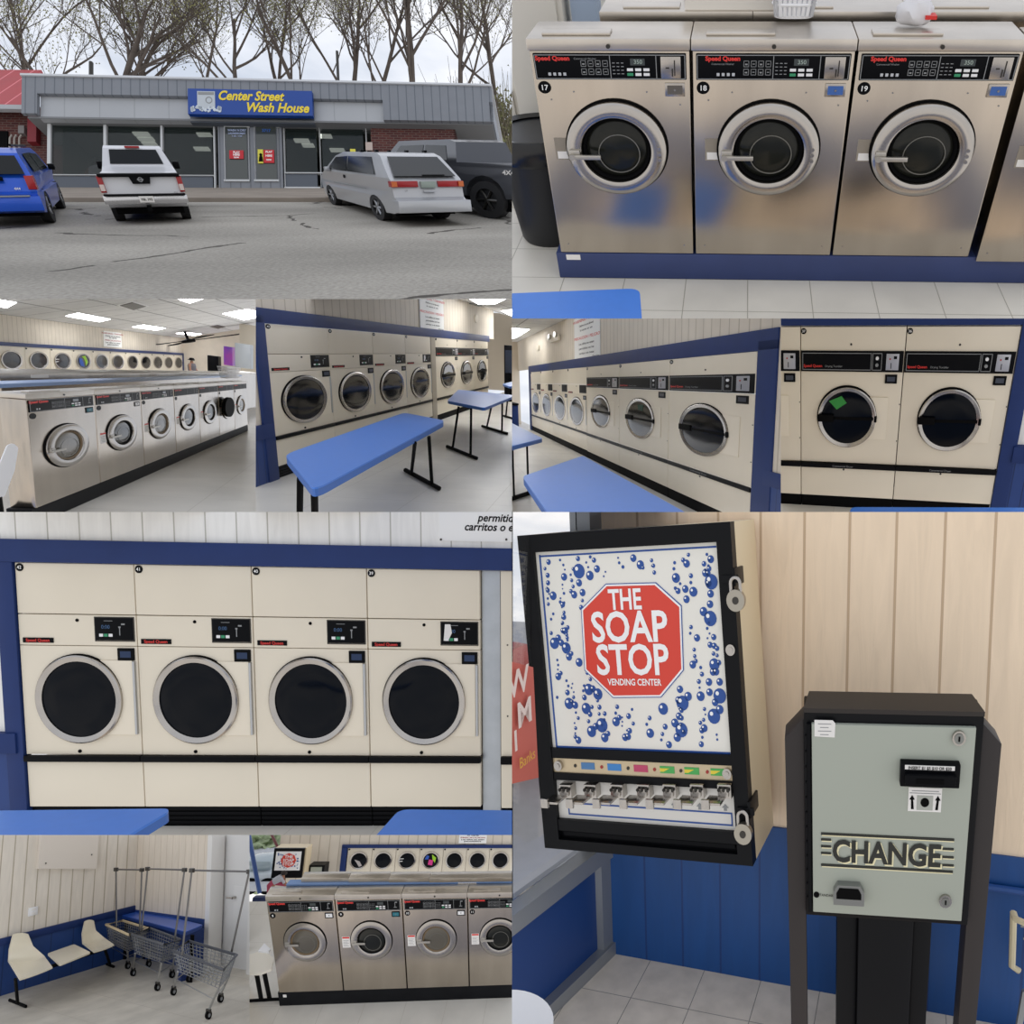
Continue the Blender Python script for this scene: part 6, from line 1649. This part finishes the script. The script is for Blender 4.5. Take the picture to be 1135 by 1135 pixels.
rearbox(t, 'number_plate', mat('green_plate', '#8f9a92', .5), -.19, .19, .90, 1.05, lambda z: .07, .045, .03)
rearbox(t, 'gate_handle', sv, -.15, .15, .80, .84, lambda z: .05, .03, .03)
MB().box(-.12, .45, .02, .05, 1.18, 1.21).build('wiper', black, t)
MB().text('LX', -.6, .84, .06, .02).build('lettering', darkm, t)
# dark grey pickup at the right edge
dg = mat('dark_grey_paint', '#4a4c52', .3, .3, coat=.4)
t, hw, ry = car('dark grey pickup with black wheels at the right edge, 4x4 decal', (541, 242), 30, .68, 1.6, 5.8, 2.0,
    [(.15, .6), (.0, .65), (.0, 1.40), (1.95, 1.42), (2.05, 1.95), (2.3, 2.02), (4.1, 2.0), (4.7, 1.42), (5.7, 1.30), (5.8, 1.1), (5.8, .6)], 1.35, 2.0, .2, [(1.2, .56), (4.8, .56)], dg, R=.48, hub=None, zclear=.55, anc=(-1.0, 1.2))
for sg_ in (-1,):
    sidewin(t, 'side_window', autogl, [(2.25, 1.47), (3.05, 1.47), (3.05, 1.88), (2.35, 1.86)], hw, sg_)
    sidewin(t, 'side_window', autogl, [(3.12, 1.47), (4.35, 1.47), (4.0, 1.86), (3.12, 1.88)], hw, sg_)
    q = MB().text('4X4', .50, 1.20, .15, -1.0, bold=.03, ax='x', sx=-1.2); q.build('lettering', paper, t)
    MB().box(-1.2, -1.0, 4.35, 4.5, 1.4, 1.6, .03).build('mirror', black, t)
MB().sheet([(-.70, 1.98, 1.50), (.70, 1.98, 1.50), (.60, 2.04, 1.88), (-.60, 2.04, 1.88)], -.03).build('rear_window', autogl, t)
use(A_F)
# ---------------------------------------------------------------- each view ends where its alcove ends: trim what runs past it
def finish():
    todo = [o for o in COL.objects if o.type == 'MESH' and o.name in OF]
    for o in todo:
        fr = OF[o.name][0]
        x0, y0, x1, y1 = fr.rect
        a, b = (x0-CX)/FPX, (x1-CX)/FPX
        c, d = (CY-y0)/FPX, (CY-y1)/FPX
        pl = []
        if x0 > 0: pl.append(Vector((1, -a, 0)))
        else: pl.append(Vector((1, -a+.04, 0)))
        pl.append(Vector((-1, b, 0)) if x1 < NPX else Vector((-1, b+.04, 0)))
        pl.append(Vector((0, c, -1)) if y0 > 0 else Vector((0, c+.04, -1)))
        pl.append(Vector((0, -d, 1)) if y1 < NPX else Vector((0, -d+.04, 1)))
        pl.append(Vector((0, 1, 0)))
        M_ = (o.parent.matrix_world if o.parent else Matrix.Identity(4))
        chain = []
        q = o
        M_ = Matrix.Identity(4)
        while q:
            M_ = (q.matrix_world if not q.parent else q.matrix_basis) @ M_
            q = q.parent
        co = [M_ @ Vector(v) for v in o.bound_box]
        kill = False; cut = []
        for n in pl:
            s = [n.dot(p) for p in co]
            if max(s) < 0: kill = True; break
            if min(s) < 0: cut.append(n)
        if not kill and cut:
            me = o.data; bm = bmesh.new(); bm.from_mesh(me)
            Mi = M_.inverted(); Nt = M_.to_3x3().transposed()
            for n in cut:
                ln = (Nt @ n).normalized(); lo = Mi @ Vector((0, 0, 0))
                r = bmesh.ops.bisect_plane(bm, geom=bm.verts[:]+bm.edges[:]+bm.faces[:], dist=1e-6, plane_co=lo, plane_no=-ln, clear_outer=True)
                es = [e_ for e_ in r['geom_cut'] if isinstance(e_, bmesh.types.BMEdge) and e_.is_valid and len(e_.link_faces) == 1]
                if es and len(es) < 400:
                    try: bmesh.ops.triangle_fill(bm, use_beauty=False, use_dissolve=False, edges=es)
                    except Exception: pass
                if not bm.verts: break
            if not bm.faces: kill = True
            bm.to_mesh(me) if not kill else None
            bm.free()
        if kill: bpy.data.objects.remove(o)
    # drop parts whose thing vanished and things with nothing left
    changed = True
    while changed:
        changed = False
        for o in list(COL.objects):
            if o.type == 'EMPTY' and not o.children:
                bpy.data.objects.remove(o); changed = True
finish()
